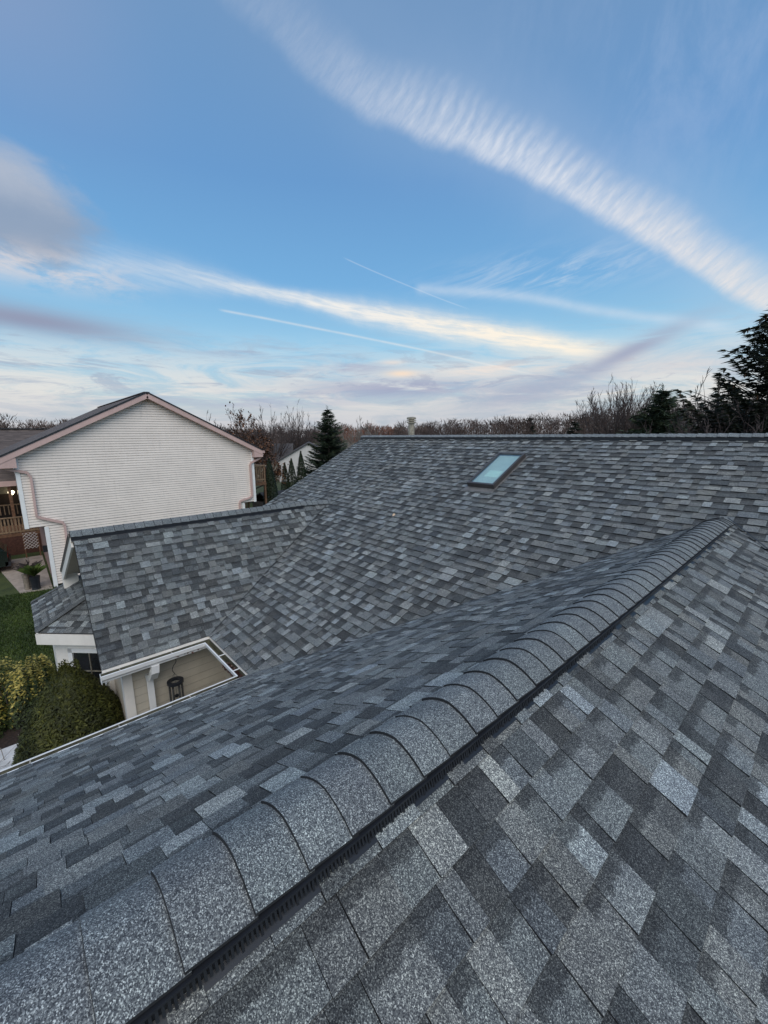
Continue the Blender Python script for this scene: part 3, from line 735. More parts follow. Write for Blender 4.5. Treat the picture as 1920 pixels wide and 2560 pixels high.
def bare_tree(name, az, D, h, label, cat='tree', group=None, seed=1, stems=16, W=3.0, leaves=None, mat='bark', minr=.012, low=.10, subs=8, tws=5, sharp=.35):
    rr = random.Random(seed); base = Vector(P3(az, D)); e = empty(name, base, label, cat, group)
    mt = MB(); mc = MB(); tips = []
    thin(mt, base, base+Vector((0,0,h*(low+.12))), h*.022, h*.014, .4)
    for k in range(stems):
        a = rr.uniform(0,6.28); rho = W*math.sqrt(rr.random()); out = Vector((math.cos(a),math.sin(a),0))
        tip = base+out*rho+Vector((0,0,h*(1-sharp*(rho/W)**1.6)*rr.uniform(.84,1.0))); st = base+Vector((0,0,h*rr.uniform(low,low+.22)))
        ctl = st+out*rho*rr.uniform(.55,.8)+Vector((0,0,(tip.z-st.z)*.42)); n = 9; r0 = h*.009
        B = [st*(1-u)**2+ctl*2*u*(1-u)+tip*u*u for u in [i/n for i in range(n+1)]]
        B = [p+Vector((rr.uniform(-1,1),rr.uniform(-1,1),0))*h*.006 for p in B]
        for i in range(n):
            (mt if i < 3 else mc).__class__
            tp = .35 if i == n-1 else 1.0; thin(mc if i > 2 else mt, B[i], B[i+1], max(minr*(.7 if i == n-1 else 1),r0*(1-i/(n+.5))*tp), max(minr*tp,r0*(1-(i+1)/(n+.5))), .4)
        for j in range(subs):
            u = rr.uniform(.22,.97); i = min(n-1,int(u*n)); q = B[i]+(B[i+1]-B[i])*(u*n-i); tan = (B[i+1]-B[i]).normalized()
            lat = Vector((rr.uniform(-1,1),rr.uniform(-1,1),rr.uniform(-.2,.5))); lat = (lat-tan*lat.dot(tan)).normalized()
            d = (tan+lat*rr.uniform(.4,.9)+Vector((0,0,.25))).normalized(); L = h*.17*(1.3-u)*rr.uniform(.6,1.3); q1 = q+d*L*.5; q2 = q1+(d+Vector((rr.uniform(-.2,.2),rr.uniform(-.2,.2),.25))).normalized()*L*.5
            thin(mc, q, q1, max(minr,r0*.4*(1-u)), minr, .4); thin(mc, q1, q2, minr, minr*.7, .4); tips.append((q2,d)); tips.append((q1,d))
            for m_ in range(tws):
                p = q+(q2-q)*rr.uniform(.25,1); dd = (d+Vector((rr.uniform(-1,1),rr.uniform(-1,1),rr.uniform(-.3,.9)))*.65).normalized()*L*rr.uniform(.25,.5); thin(mc, p, p+dd, minr*.85, minr*.5, .4); tips.append((p+dd,d))
    mt.build('trunk', M[mat], e); mc.build('crown', M['twig'] if mat == 'bark' else M[mat], e)
    if leaves:
        ml = MB()
        for (q,d) in tips:
            zf = (q.z-base.z)/h
            if rr.random() > leaves*(1.25-zf*1.05): continue
            for k in range(rr.randint(3,6)):
                P = q+Vector((rr.gauss(0,1),rr.gauss(0,1),rr.gauss(0,1)))*.16; a = Vector((rr.uniform(-1,1),rr.uniform(-1,1),rr.uniform(-1,1))).normalized(); b = a.cross(Vector((rr.uniform(-1,1),.3,1))).normalized(); s = rr.uniform(.06,.13)
                ml.face([P-a*s,P-b*s*.6,P+a*s,P+b*s*.6], (min(1,max(0,rr.gauss(.5,.25))),0,0,1))
        ml.build('leaves', M['oakleaf'], e)
    return e
def conifer(name, base, h, rad, label, mat, group=None, seed=1, levels=26, tipup=.15, size=.16, cones=0, dens=1.0, gapy=.0, droop=.12, pw=.85):
    rr = random.Random(seed); base = Vector(base); e = empty(name, base, label, 'tree', group); mt = MB(); mf = MB(); mc = MB()
    thin(mt, base, base+Vector((0,0,h*.97)), h*.022, .02, .3)
    for l in range(levels):
        f = (l+.5)/levels; z = h*(.04+.93*f); R = rad*((1-f)**pw)*rr.uniform(.82,1.1)+.10
        nb = max(4,int((8+R*3.2)*dens*.6))
        for k in range(nb):
            if rr.random() < gapy: continue
            a = rr.uniform(0,6.28); out = Vector((math.cos(a),math.sin(a),0)); L = R*rr.uniform(.72,1.12); st = base+Vector((0,0,z+rr.uniform(-.5,.5)*h/levels)); n = max(3,int(L/(size*.55)))
            sidev = Vector((-out.y,out.x,0)); shade = rr.gauss(0,.12)
            tipP = st+out*L+Vector((0,0,-droop*L+tipup*L))
            thin(mf, st, tipP, .02, .008, .0)
            for i in range(n):
                u = (i+.7)/n; q = st+out*L*u+Vector((0,0,-droop*L*math.sin(u*2.2)+tipup*L*u*u))
                wdt = size*(1.5 if u < .8 else .9)*(.5+u*.6)
                for s_ in (-1,1,0):
                    tip = q+out*size*rr.uniform(.6,1.1)+sidev*s_*wdt*rr.uniform(.6,1.2)+Vector((0,0,rr.uniform(-.35,.25)*size)); c = out*size*.12+sidev*size*.16*(1 if s_==0 else .3)+Vector((0,0,size*.13))
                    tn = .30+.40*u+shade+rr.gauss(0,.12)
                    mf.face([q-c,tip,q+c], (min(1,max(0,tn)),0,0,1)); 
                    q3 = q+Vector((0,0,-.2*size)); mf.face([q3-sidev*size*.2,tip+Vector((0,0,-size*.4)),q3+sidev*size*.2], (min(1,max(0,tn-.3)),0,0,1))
            if cones and f > .45 and rr.random() < cones:
                q = tipP+Vector((0,0,-.05)); mc.tube([q,q+Vector((0,0,-.05)),q+Vector((0,0,-.13))],[.012,.028,.008],5)
    top_ = base+Vector((0,0,h*.93))
    for k in range(26):
        q = top_+Vector((0,0,h*.08*k/26)); a = rr.uniform(0,6.28); tip = q+Vector((math.cos(a)*size*.7,math.sin(a)*size*.7,size*.6)); mf.face([q-Vector((.02,0,0)),tip,q+Vector((0,.02,.03))], (.5,0,0,1))
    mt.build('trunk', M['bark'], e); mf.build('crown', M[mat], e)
    if cones: tag(mc.build('cones', M['cone'], e), kind='stuff')
    return e
def arborvitae(az, D, h, r, label, seed, n=5200):
    rr = random.Random(seed); b = P3(az, D); e = empty('arborvitae', b, label, 'tree', 'arborvitae behind the neighbouring house')
    mb = MB(); sh = lambda z: (1-z**1.7)**.8*(.75+.25*min(1,z*5)); leafblob(mb, b, (r,r,h), n, .11*h/4, rr, sh, rough=.07, aspect=.4, up=.9)
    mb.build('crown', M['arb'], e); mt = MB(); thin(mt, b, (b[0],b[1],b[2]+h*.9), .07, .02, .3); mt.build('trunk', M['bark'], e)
arborvitae(63.35, 26.5, 4.45, .62, 'tall dark arborvitae beside the wooden balcony of the cream house', 1, 8000)
arborvitae(59.15, 38, 4.45, .60, 'tallest of three dark arborvitae before the white gable', 2)
arborvitae(60.45, 37.6, 3.85, .58, 'middle one of three dark arborvitae before the white gable', 3)
arborvitae(61.35, 38.4, 3.45, .50, 'shortest and leftmost of three dark arborvitae before the white gable', 4)
conifer('spruce_tree', P3(55.35, 41), 8.5, 3.7, 'full green spruce standing left of the main roof, beside the white gable', 'conifer', seed=3, levels=34, size=.30, dens=1.3, tipup=.22)
conifer('spruce_tree', P3(14.5, 31), 8.65, 4.1, 'green spruce rising behind the ridge at the right', 'conifer', seed=8, levels=34, size=.36, tipup=.30, dens=1.6)
conifer('spruce_tree', P3(5.6, 19), 10.2, 4.4, 'large dark spruce with hanging cones at the right edge of the view', 'conifer_dark', seed=12, levels=44, size=.25, cones=.35, tipup=.62, dens=1.1, gapy=.20)
conifer('spruce_tree', P3(9.6, 21.5), 7.9, 1.5, 'slender dark spruce in front of the large spruce at right', 'conifer_dark', seed=15, levels=30, size=.17, cones=.25, tipup=.35, dens=.9, gapy=.15)
conifer('spruce_tree', P3(28.6, 82), 9.0, 3.2, 'small distant conifer left of centre in the woodland edge', 'conifer_dark', seed=21, levels=20, size=.45)
conifer('spruce_tree', P3(23.3, 60), 7.5, 3.6, 'squat distant conifer just above the ridge before the woodland', 'conifer_dark', seed=22, levels=18, size=.42)
bare_tree('oak_tree', 66.2, 38, 9.6, 'oak still holding brown dead leaves beside the cream house', seed=31, leaves=.8, W=2.7, stems=46, low=.06, subs=9, sharp=.75, tws=4)
GB = 'bare trees behind the cream house'; GR = 'bare trees at the right edge'
bare_tree('bare_tree', 71.0, 46, 8.4, 'bare many stemmed tree left of the brown leaved oak', seed=32, group=GB, W=3.4, stems=34, minr=.017)
bare_tree('bare_tree', 63.0, 58, 10.7, 'bare tree just right of the brown leaved oak', seed=33, group=GB, W=3.5, stems=30, minr=.017)
bare_tree('bare_tree', 59.6, 66, 11.2, 'bare tree between the oak and the spruce, rising above the white gable', seed=34, group=GB, W=4.0, stems=34, minr=.018)
bare_tree('bare_tree', 50.9, 56, 9.2, 'pale bare spreading tree left of the flue pipe', seed=35, mat='barkpale', W=3.4, stems=26, minr=.020)
bare_tree('bare_tree', 18.2, 52, 12.5, 'wide fan shaped bare tree behind the right part of the ridge', seed=36, W=5.2, stems=70, sharp=.28, minr=.016, subs=12)
bare_tree('bare_tree', 9.0, 24, 7.9, 'bare tree with upswept branches before the dark spruces', seed=37, group=GR, W=2.3, stems=30, minr=.010)
bare_tree('bare_tree', 7.2, 20, 8.9, 'tangled bare tree overlapping the large dark spruce', seed=38, group=GR, W=3.4, stems=44, minr=.010)
bare_tree('bare_tree', 4.8, 17, 7.2, 'low bare tree nearest the right edge of the view', seed=39, group=GR, W=3.0, stems=44, minr=.009, sharp=.2)
bare_tree('bare_tree', 12.9, 35, 7.5, 'small bare tree just right of the green spruce', seed=40, group=GR, W=3.0, stems=34, minr=.013)

# far woodland: one mass
mb = MB(); rr = random.Random(77)
def prof(az):
    pts = [(-12,.085),(0,.080),(8,.066),(14,.056),(20,.051),(27,.045),(36,.038),(44,.028),(52,.026),(60,.020),(68,.024),(76,.032),(84,.038),(92,.040),(106,.04)]
    for (a,b),(c,d) in zip(pts[:-1],pts[1:]):
        if a <= az <= c: return b+(d-b)*(az-a)/(c-a)
    return .04
for k in range(760):
    az = rr.uniform(-11,105); D = rr.choice((82,95,110,128,150))*rr.uniform(.95,1.05); h = (prof(az)*D+G)*(.93+.10*math.sin(az*1.1+D)*math.sin(az*.37))*rr.uniform(.84,1.05)
    base = Vector(P3(az,D)); red = .95 if (46 < az < 54 and rr.random() < .55) else None
    tone = red if red else rr.uniform(.15,.75); wd = h*rr.uniform(.22,.34)
    thin(mb, base, base+Vector((0,0,h*.8)), .20, .05, tone)
    for j in range(230):
        f = rr.random()**.75; a = rr.uniform(0,6.28); out = Vector((math.cos(a),math.sin(a),0)); rad = wd*math.sin(min(1,.15+f*1.02)*math.pi*.82)*rr.random()**.5
        if f < .45: rad = wd*rr.random()
        P = base+out*rad+Vector((0,0,h*(.05+.9*f))); d = (out*.55+Vector((rr.uniform(-.3,.3),rr.uniform(-.3,.3),1))).normalized()*rr.uniform(.35,.95); s = Vector((-out.y,out.x,0)).normalized()*rr.uniform(.03,.075)*(2.2 if f < .5 else 1); 
        s = Vector((base.y,-base.x,0)).normalized()*s.length
        mb.face([P-s,P+d,P+s], (min(1,max(0,tone+rr.gauss(0,.08))),0,0,1))
tag(mb.build('woodland', M['woods']), 'long mass of leafless brown woodland along the horizon', 'woodland', kind='stuff')

# ================================================================= neighbouring house
XN = -20.43
nb = empty('neighbour_house', (XN-6,4.7,-G), 'cream sided two storey house with pink rake trim and brown roof, filling the left background', 'house')
yl, yr_, yll, ylr, zj, ya_, za_ = .13, 9.36, .70, 8.72, -3.41, 4.70, 1.66
sl_ = .510
lapwall('wall', M['nsiding'], nb, (XN,0,0), (0,1,0), [(yl,zj),(yr_,zj),(yr_,za_-(yr_-ya_)*sl_),(ya_,za_),(yl,za_-(ya_-yl)*sl_)], .1035, (1,0,0), .013, .013)
lapwall('wall', M['nsiding'], nb, (XN,0,0), (0,1,0), [(yll,-G+.1),(ylr,-G+.1),(ylr,zj),(yll,zj)], .1035, (1,0,0), .013, .013)
lapwall('wall', M['nsiding'], nb, (0,yl,0), (1,0,0), [(XN-12,zj),(XN,zj),(XN,-.95),(XN-12,-.95)], .1035, (0,-1,0), .013, .013)
lapwall('wall', M['nsiding'], nb, (0,yr_,0), (1,0,0), [(XN-12,zj),(XN,zj),(XN,-.95),(XN-12,-.95)], .1035, (0,1,0), .013, .013)
mb = MB(); mb.box((XN-11.5,yll,-G),(XN-.03,yll+.1,zj)); mb.build('wall', M['brick'], nb)
mb = MB(); mb.box((XN-11.5,ylr-.1,-G),(XN-.03,ylr,zj)); mb.build('wall', M['nsiding'], nb)
mb = MB(); mb.box((XN-11.9,yl+.02,zj-.01),(XN-.02,yll+.02,zj+.02)); mb.build('soffit', M['pink'], nb)
mb = MB(); mb.box((XN-11.9,ylr,zj-.01),(XN-.02,yr_-.02,zj+.02)); mb.build('soffit', M['pink'], nb)
for y0,y1,z0,z1 in ((yl-.03,yl+.10,zj-.02,-.80),(yr_-.10,yr_+.03,zj-.02,-.85),(yll-.03,yll+.10,-G,zj-.03),(ylr-.10,ylr+.03,-G,zj-.03)):
    mb = MB(); mb.box((XN-.10,y0,z0),(XN+.03,y1,z1)); mb.build('corner_board', M['white'], nb)
# roof slabs
RA = Vector((0,4.70,1.84)); XB, XE = XN+.30, XN-11.9
for sgn, yy in ((-1,-.38),(1,9.78)):
    mb = MB(); z_ = 1.84-abs(yy-4.70)*.508
    mb.prism([(XB,4.70,1.84),(XB,yy,z_),(XE,yy,z_),(XE,4.70,1.84)], (0,0,-.07)); mb.build('roof', M['brownroof'], nb)
    n_ = Vector((0,sgn*.508,1)).normalized()
    a = Vector((XB+.012,4.70,1.84-.135)); b = Vector((XB+.012,yy,z_-.135)); mb = MB(); mb.beam(a, b, .21, .022, up=(1,0,0)); mb.build('rake_board', M['pink'], nb)
    mb = MB(); mb.beam(Vector((XB+.02,4.70,1.84-.005)), Vector((XB+.02,yy,z_-.005)), .055, .05, up=(1,0,0)); mb.build('drip_edge', M['black'], nb)
    mb = MB(); s0_ = .30; mb.prism([(XB,4.70,1.84-.25),(XB,yy,z_-.25),(XN+.0,yy,z_-.25),(XN+.0,4.70,1.84-.25)], (0,0,.012)); mb.build('soffit', M['pink'], nb)
    y2 = yl if sgn < 0 else yr_
    mb = MB(); mb.prism([(XB+.008,yy,z_-.06),(XB+.008,yy,z_-.36),(XB+.008,y2+sgn*-.05,z_-.36),(XB+.008,y2-sgn*.05,z_+.0)], (-.28,0,0)); mb.build('eave_return', M['pink'], nb)
    gy = yy+sgn*.005; mb = MB(); mb.box((XE,min(gy,gy+sgn*.11),z_-.16),(XB+.0,max(gy,gy+sgn*.11),z_-.04)); mb.build('gutter', M['pink'], nb)
mb = MB(); mb.beam((XB,4.70,1.84),(XE,4.70,1.84),.22,.03); mb.build('ridge_cap', M['brownroof'], nb)
# downspouts
def dsp(pts, lab):
    mb = MB(); rect_tube(mb, pts, .075, .095); o = mb.build('downspout', M['pink'], nb); o['label'] = lab; return o
dsp([(XB-.05,-.44,-.98),(XN+.12,-.30,-1.08),(XN+.08,.44,-1.30),(XN+.07,.52,-1.50),(XN+.07,.50,-2.98),(XN+.07,.62,-3.06),(XN+.07,1.25,-3.33),(XN+.07,1.30,-3.45),(XN+.07,1.28,-5.85)], 'pink downspout at the left corner')
dsp([(XB-.05,9.80,-.95),(XN+.12,9.72,-1.15),(XN+.08,9.22,-1.38),(XN+.07,9.16,-1.50),(XN+.07,9.16,-3.08),(XN+.07,9.06,-3.18),(XN+.07,8.52,-3.30),(XN+.07,8.46,-3.42),(XN+.07,8.46,-5.85)], 'pink downspout at the right corner')
# window on the street side and lantern
mb = MB(); mb.box((XN-2.6,yl-.03,-3.0),(XN-.8,yl-.015,-1.35)); wn = mb.build('window', M['pink'], nb)
mb = MB(); mb.box((XN-2.5,yl-.036,-2.9),(XN-.9,yl-.031,-1.45)); mb.build('window_pane', M['glassdark'], wn)
mb = MB(); mb.box((XN-.7,yll-.16,-4.55),(XN-.55,yll-.01,-4.30)); mb.build('lantern', M['black'], nb)
# balcony on the far right
bl = empty('wooden_balcony', (-23,10.2,-3.2), 'brown wooden balcony with slatted railing behind the right corner of the cream house', 'balcony')
mb = MB(); mb.box((-24.6,9.45,-2.80),(-22.0,10.80,-2.62)); mb.build('floor', M['wood'], bl)
mb = MB(); mb.beam((-22.05,9.45,-1.70),(-22.05,10.78,-1.70),.10,.06); mb.beam((-22.05,10.75,-1.70),(-24.6,10.75,-1.70),.10,.06); mb.beam((-22.05,9.45,-2.48),(-22.05,10.78,-2.48),.05,.07); mb.build('rail', M['woodgrey'], bl)
mb = MB()
for k in range(11): y = 9.52+k*.12; mb.beam((-22.05,y,-2.62),(-22.05,y,-1.70),.04,.04)
for k in range(14): x = -22.2-k*.17; mb.beam((x,10.75,-2.62),(x,10.75,-1.70),.04,.04)
mb.build('baluster', M['woodgrey'], bl)
for k,(x,y) in enumerate(((-22.08,10.74),(-22.08,9.5),(-24.5,10.74))):
    mb = MB(); mb.beam((x,y,-G),(x,y,-1.62),.10,.10); mb.build('post', M['wood'], bl)

# low dark roof behind the balcony
sh = empty('dark_shed', (-27.5,15.0,-G), 'low shed with dark shingle roof beside the tall arborvitae', 'shed')
mb = MB(); mb.prism([(-25.6,13.0,-4.75),(-25.6,17.5,-4.75),(-27.6,17.5,-4.02),(-27.6,13.0,-4.02)],(0,0,-.08)); mb.prism([(-27.6,13.0,-4.02),(-27.6,17.5,-4.02),(-29.6,17.5,-4.75),(-29.6,13.0,-4.75)],(0,0,-.08)); mb.build('roof', simple('dark_roof',(.02,.021,.024),.9), sh)
mb = MB(); mb.box((-29.4,13.2,-G),(-25.8,17.3,-4.8)); mb.build('wall', M['bark'], sh)

# white gabled house beyond the arborvitae
wh = empty('white_gabled_house', P3(58.6,56), 'white gabled house with grey brown roof between the arborvitae and the spruce', 'house')
c = Vector(P3(58.0,54)); ang = math.radians(58.0+0); fw_ = Vector((math.sin(ang),-math.cos(ang),0)); rt_ = Vector((math.cos(ang),math.sin(ang),0)); rt_.normalize()
M['whitewall'] = simple('white_siding', (.60,.57,.54), .6, .05, 2, streak=.2)
W_ = 3.9; zt = -1.05; ze_ = -3.25
def L3(r,f,z): return c+rt_*r+fw_*f+Vector((0,0,z-c.z))
mb = MB(); mb.prism([L3(-W_,0,-G),L3(W_,0,-G),L3(W_,0,ze_),L3(0,0,zt),L3(-W_,0,ze_)], -fw_*9); mb.build('wall', M['whitewall'], wh)
M['greyroof'] = simple('grey_brown_roof', (.085,.075,.072), .9, .2, 5)
for s_ in (-1,1):
    mb = MB(); mb.prism([L3(0,.25,zt+.12),L3(s_*(W_+.45),.25,ze_-.12),L3(s_*(W_+.45),-9.2,ze_-.12),L3(0,-9.2,zt+.12)], (0,0,-.09)); mb.build('roof', M['greyroof'], wh)
c5 = L3(-4.4,-2.5,-G)
mb = MB(); mb.prism([L3(-14,-3,-G),L3(-2.5,-3,-G),L3(-2.5,-3,-3.3),L3(-14,-3,-3.3)], -fw_*7); mb.build('wall', M['khaki'], wh)
mb = MB(); mb.prism([L3(-14.3,-2.6,-3.3),L3(-2.2,-2.6,-3.3),L3(-2.2,-6.6,-1.15),L3(-14.3,-6.6,-1.15)], (0,0,-.1)); mb.build('roof', M['greyroof'], wh)
# two vents on its roof
for q in (-9.3,-7.6):
    mb = MB(); mb.box(tuple(L3(q,-6.3,-1.35)-Vector((.16,.16,0))), tuple(L3(q,-6.3,-1.35)+Vector((.16,.16,.55)))); mb.build('roof_vent', M['whitewall'], wh)

bh = empty('brown_roofed_house', P3(53.4,62), 'low brown roof showing between the spruce and the edge of the main roof', 'house')
c = Vector(P3(53.2,60)); ang = math.radians(50); fw_ = Vector((math.sin(ang),-math.cos(ang),0)); rt_ = Vector((math.cos(ang),math.sin(ang),0))
mb = MB(); mb.prism([L3(-5,0,-G),L3(6,0,-G),L3(6,0,-3.2),L3(-5,0,-3.2)], -fw_*8); mb.build('wall', M['khaki'], bh)
M['tanroof'] = simple('tan_brown_roof', (.125,.11,.085), .9, .2, 5)
mb = MB(); mb.prism([L3(-5.4,.4,-3.2),L3(6.4,.4,-3.2),L3(6.4,-4,-1.2),L3(-5.4,-4,-1.2)], (0,0,-.1)); mb.build('roof', M['tanroof'], bh)
mb = MB(); mb.prism([L3(-5.4,-8.4,-3.2),L3(6.4,-8.4,-3.2),L3(6.4,-4,-1.2),L3(-5.4,-4,-1.2)], (0,0,-.1)); mb.build('roof', M['tanroof'], bh)
mb = MB(); mb.prism([L3(-3.3,-1.2,-2.33),L3(-2.5,-1.2,-2.33),L3(-2.5,-2.4,-1.78),L3(-3.3,-2.4,-1.78)], (0,0,.07)); mb.build('skylight', M['galv'], bh)
for q in (-1.2,.8): 
    mb = MB(); mb.box(tuple(L3(q,-3.7,-1.45)-Vector((.1,.1,0))), tuple(L3(q,-3.7,-1.45)+Vector((.1,.1,.4)))); mb.build('roof_vent', M['bark'], bh)

# brown roofed house behind, at the far left, with a lit porch
lh = empty('porch_house', (-38,-4,-G), 'brown roofed house with pink fascia and lit porch at the left edge', 'house')
mb = MB(); mb.prism([(-30.0,-14,-2.30),(-30.0,.9,-2.30),(-35.5,3.0,.50),(-35.5,-14,.50)], (0,0,-.10)); mb.prism([(-35.5,-14,.50),(-35.5,3.0,.50),(-41,3.0,-2.3),(-41,-14,-2.3)], (0,0,-.10)); mb.build('roof', M['brownroof'], lh)
mb = MB(); mb.beam((-35.5,-14,.54),(-35.5,3.0,.54),.28,.05); mb.build('ridge_cap', M['black'], lh)
mb = MB(); mb.beam((-29.97,-14,-2.46),(-29.97,.9,-2.46),.05,.28); mb.build('fascia', M['pink'], lh)
mb = MB(); mb.box((-41,-14,-G),(-33.2,2.4,-2.45)); mb.build('wall', simple('dark_brown_wall',(.05,.035,.03),.9), lh)
for y in (-6,-3,-.2):
    mb = MB(); mb.beam((-30.2,y,-G),(-30.2,y,-2.4),.14,.14); mb.build('post', M['wood'], lh)
M['lamp'] = simple('lamp_glow', (.9,.8,.6), .5); nt_ = M['lamp'].node_tree.nodes['Principled BSDF']; nt_.inputs['Emission Color'].default_value = (1,.83,.55,1); nt_.inputs['Emission Strength'].default_value = 5
mb = MB(); mb.lathe((-32.6,-.16,0), [(.06,-3.34),(.15,-3.22),(.15,-3.14),(.05,-3.08)], 10); mb.build('porch_lamp', M['lamp'], lh)
mb = MB(); mb.box((-33.15,-1.1,-3.3),(-33.1,-.25,-2.75)); mb.build('window', simple('dim_window',(.20,.19,.16),.4), lh)
mb = MB(); mb.beam((-31.2,-6,-3.75),(-31.2,.6,-3.75),.08,.06)
for k in range(34): y = -5.6+k*.18; mb.beam((-31.2,y,-4.3),(-31.2,y,-3.75),.045,.045)
mb.build('railing', M['woodgrey'], lh)

dk = empty('wooden_deck', (-28.5,-.5,-G), 'red brown wooden deck with slatted rail behind the parked car', 'deck')
mb = MB(); mb.box((-30.4,-5,-4.95),(-27.6,1.4,-4.80)); mb.build('floor', M['wood'], dk)
mb = MB(); mb.box((-27.66,-5,-G),(-27.6,1.4,-4.96)); mb.build('skirt', simple('dark_red_boards',(.075,.028,.018),.8,.3,12), dk)
mb = MB(); mb.beam((-27.65,-5,-3.98),(-27.65,1.4,-3.98),.12,.05); mb.beam((-27.65,-5,-4.72),(-27.65,1.4,-4.72),.05,.07); mb.build('rail', M['woodgrey'], dk)
mb = MB()
for k in range(46): y = -4.9+k*.135; mb.beam((-27.65,y,-4.78),(-27.65,y,-3.98),.07,.03)
mb.build('baluster', M['woodgrey'], dk)
for y in (-4.9,-2.5,-.9,1.3):
    mb = MB(); mb.beam((-27.65,y,-G),(-27.65,y,-3.85),.10,.10); mb.build('post', M['wood'], dk)

lt = MB(); y0_, y1_, z0_, z1_ = .0, .56, -5.42, -4.62
for k in range(-7,12):
    for s_ in (-1,1):
        c0 = y0_+k*.15; pts = []
        a = (c0, z0_); b = (c0+s_*(z1_-z0_), z1_)
        t0_, t1_ = 0.0, 1.0
        dy = b[0]-a[0]
        ta = (y0_-a[0])/dy; tb_ = (y1_-a[0])/dy; lo, hi = min(ta,tb_), max(ta,tb_); t0_, t1_ = max(0,lo), min(1,hi)
        if t1_-t0_ > .02: lt.beam((-26.4+s_*.008,a[0]+dy*t0_,a[1]+(z1_-z0_)*t0_),(-26.4+s_*.008,a[0]+dy*t1_,a[1]+(z1_-z0_)*t1_),.020,.010,up=(1,0,0))
la = empty('lattice_panel', (-26.4,.28,-G), 'white diamond lattice panel standing before the wooden deck', 'lattice')
lt.build('lattice', M['lattice'], la)
for q in (.02,.56):
    mb = MB(); mb.beam((-26.42,q,-G),(-26.42,q,-4.6),.05,.05); mb.build('post', M['wood'], la)

# parked car (rear end seen from the side)
car = empty('parked_car', (-25.0,-2.75,-G), 'dark green estate car parked on the drive at the left edge', 'car')
cx0, cx1 = -25.85, -24.15
def prof_body(mb, pts, x0, x1, inset=0):
    mb.prism([(x0,y,z) for y,z in pts], (x1-x0,0,0))
yb_ = -.62
body = [(yb_,-5.55),(yb_+.02,-4.95),(yb_-.10,-4.90),(yb_-3.0,-4.92),(yb_-4.3,-5.05),(yb_-4.45,-5.5),(yb_-4.3,-5.62),(yb_-.1,-5.62)]
mb = MB(); prof_body(mb, body, cx0, cx1); b_ = mb.build('body', M['carpaint'], car)
cab = [(yb_-.06,-4.91),(yb_-.42,-4.38),(yb_-.9,-4.30),(yb_-2.1,-4.32),(yb_-2.95,-4.92)]
mb = MB(); mb.prism([(cx0+.12,y,z) for y,z in cab], (cx1-cx0-.24,0,0)); mb.build('cabin', M['carpaint'], car)
mb = MB()
for a,b in (((yb_-.45,yb_-.75)),((yb_-.85,yb_-1.55)),((yb_-1.63,yb_-2.3))): mb.prism([(cx1-.115,a,-4.88),(cx1-.115,a-.03,-4.44),(cx1-.115,b+.05,-4.42),(cx1-.115,b,-4.88)], (.006,0,0))
mb.build('side_window', simple('car_glass',(.10,.12,.13),.1,spec=.8), car)
for y in (yb_-.85,yb_-3.5):
    for x in (cx0+.1,cx1-.1):
        mb = MB(); mb.tube([(x-.11,y,-5.56),(x+.11,y,-5.56)], .33, 20); w_ = mb.build('wheel', M['tyre'], car)
        mb = MB(); mb.tube([(x-.115,y,-5.56),(x+.115,y,-5.56)], .18, 14); mb.build('rim', M['galv'], w_)
for x in (cx0+.03,cx1-.20):
    mb = MB(); mb.box((x,yb_-.05,-5.22),(x+.18,yb_+.03,-5.0)); mb.build('tail_light', M['tail'], car)
mb = MB(); mb.box((cx0,yb_-.1,-5.62),(cx1,yb_+.09,-5.42)); mb.build('bumper', M['black'], car)

# stump planters and a spiky plant by the patio edge
for i,(x,y,h,r,lab) in enumerate(((-20.75,-.12,.66,.10,'pale tall stump planter left of the dark planter'),(-20.55,.14,.56,.15,'dark tapered planter with spiky green plant by the patio'),(-20.95,.02,.72,.07,'thin pale post planter behind the two garden planters'))):
    e = empty('garden_planter', (x,y,-G), lab, 'planter', 'planters by the patio')
    mb = MB(); mb.lathe((x,y,-G), [(r,0),(r*.9,.1),(r*.95,h*.6),(r*1.15,h)], 12); mb.build('pot', M['terracotta'] if i != 1 else M['black'], e)
    mb = MB(); r3 = random.Random(i)
    for k in range(150 if i == 1 else 14):
        a = r3.uniform(0,6.28); l = r3.uniform(.25,.6); p = Vector((x,y,-G+h)); d = Vector((math.cos(a)*r3.random(),math.sin(a)*r3.random(),.9)).normalized()*l; s_ = Vector((-math.sin(a),math.cos(a),0))*.014
        mb.face([p-s_,p+s_,p+d*.7+s_*.7,p+d*1.0+Vector((math.cos(a),math.sin(a),-.3))*l*.25,p+d*.7-s_*.7], (r3.uniform(.5,1),0,0,1))
    mb.build('leaves', M['grassblade'] if i == 1 else M['twig'], e)

# ================================================================= camera
cam = bpy.data.cameras.new('camera'); co = bpy.data.objects.new('camera', cam); COL.objects.link(co)
yaw, pit, rol = math.radians(47.8457), math.radians(10.7017), math.radians(-.4492)
F = Vector((-math.sin(yaw)*math.cos(pit), math.cos(yaw)*math.cos(pit), -math.sin(pit))); R0 = Vector((math.cos(yaw),math.sin(yaw),0)); U0 = R0.cross(F)
Rv = R0*math.cos(rol)+U0*math.sin(rol); Uv = U0*math.cos(rol)-R0*math.sin(rol)
mw = Matrix((( Rv.x,Uv.x,-F.x,0),(Rv.y,Uv.y,-F.y,0),(Rv.z,Uv.z,-F.z,G),(0,0,0,1))); co.matrix_world = mw
cam.sensor_fit = 'HORIZONTAL'; cam.sensor_width = 36; cam.lens = 36*1026.56/1920; cam.clip_end = 4000; cam.clip_start = .05
SC.camera = co

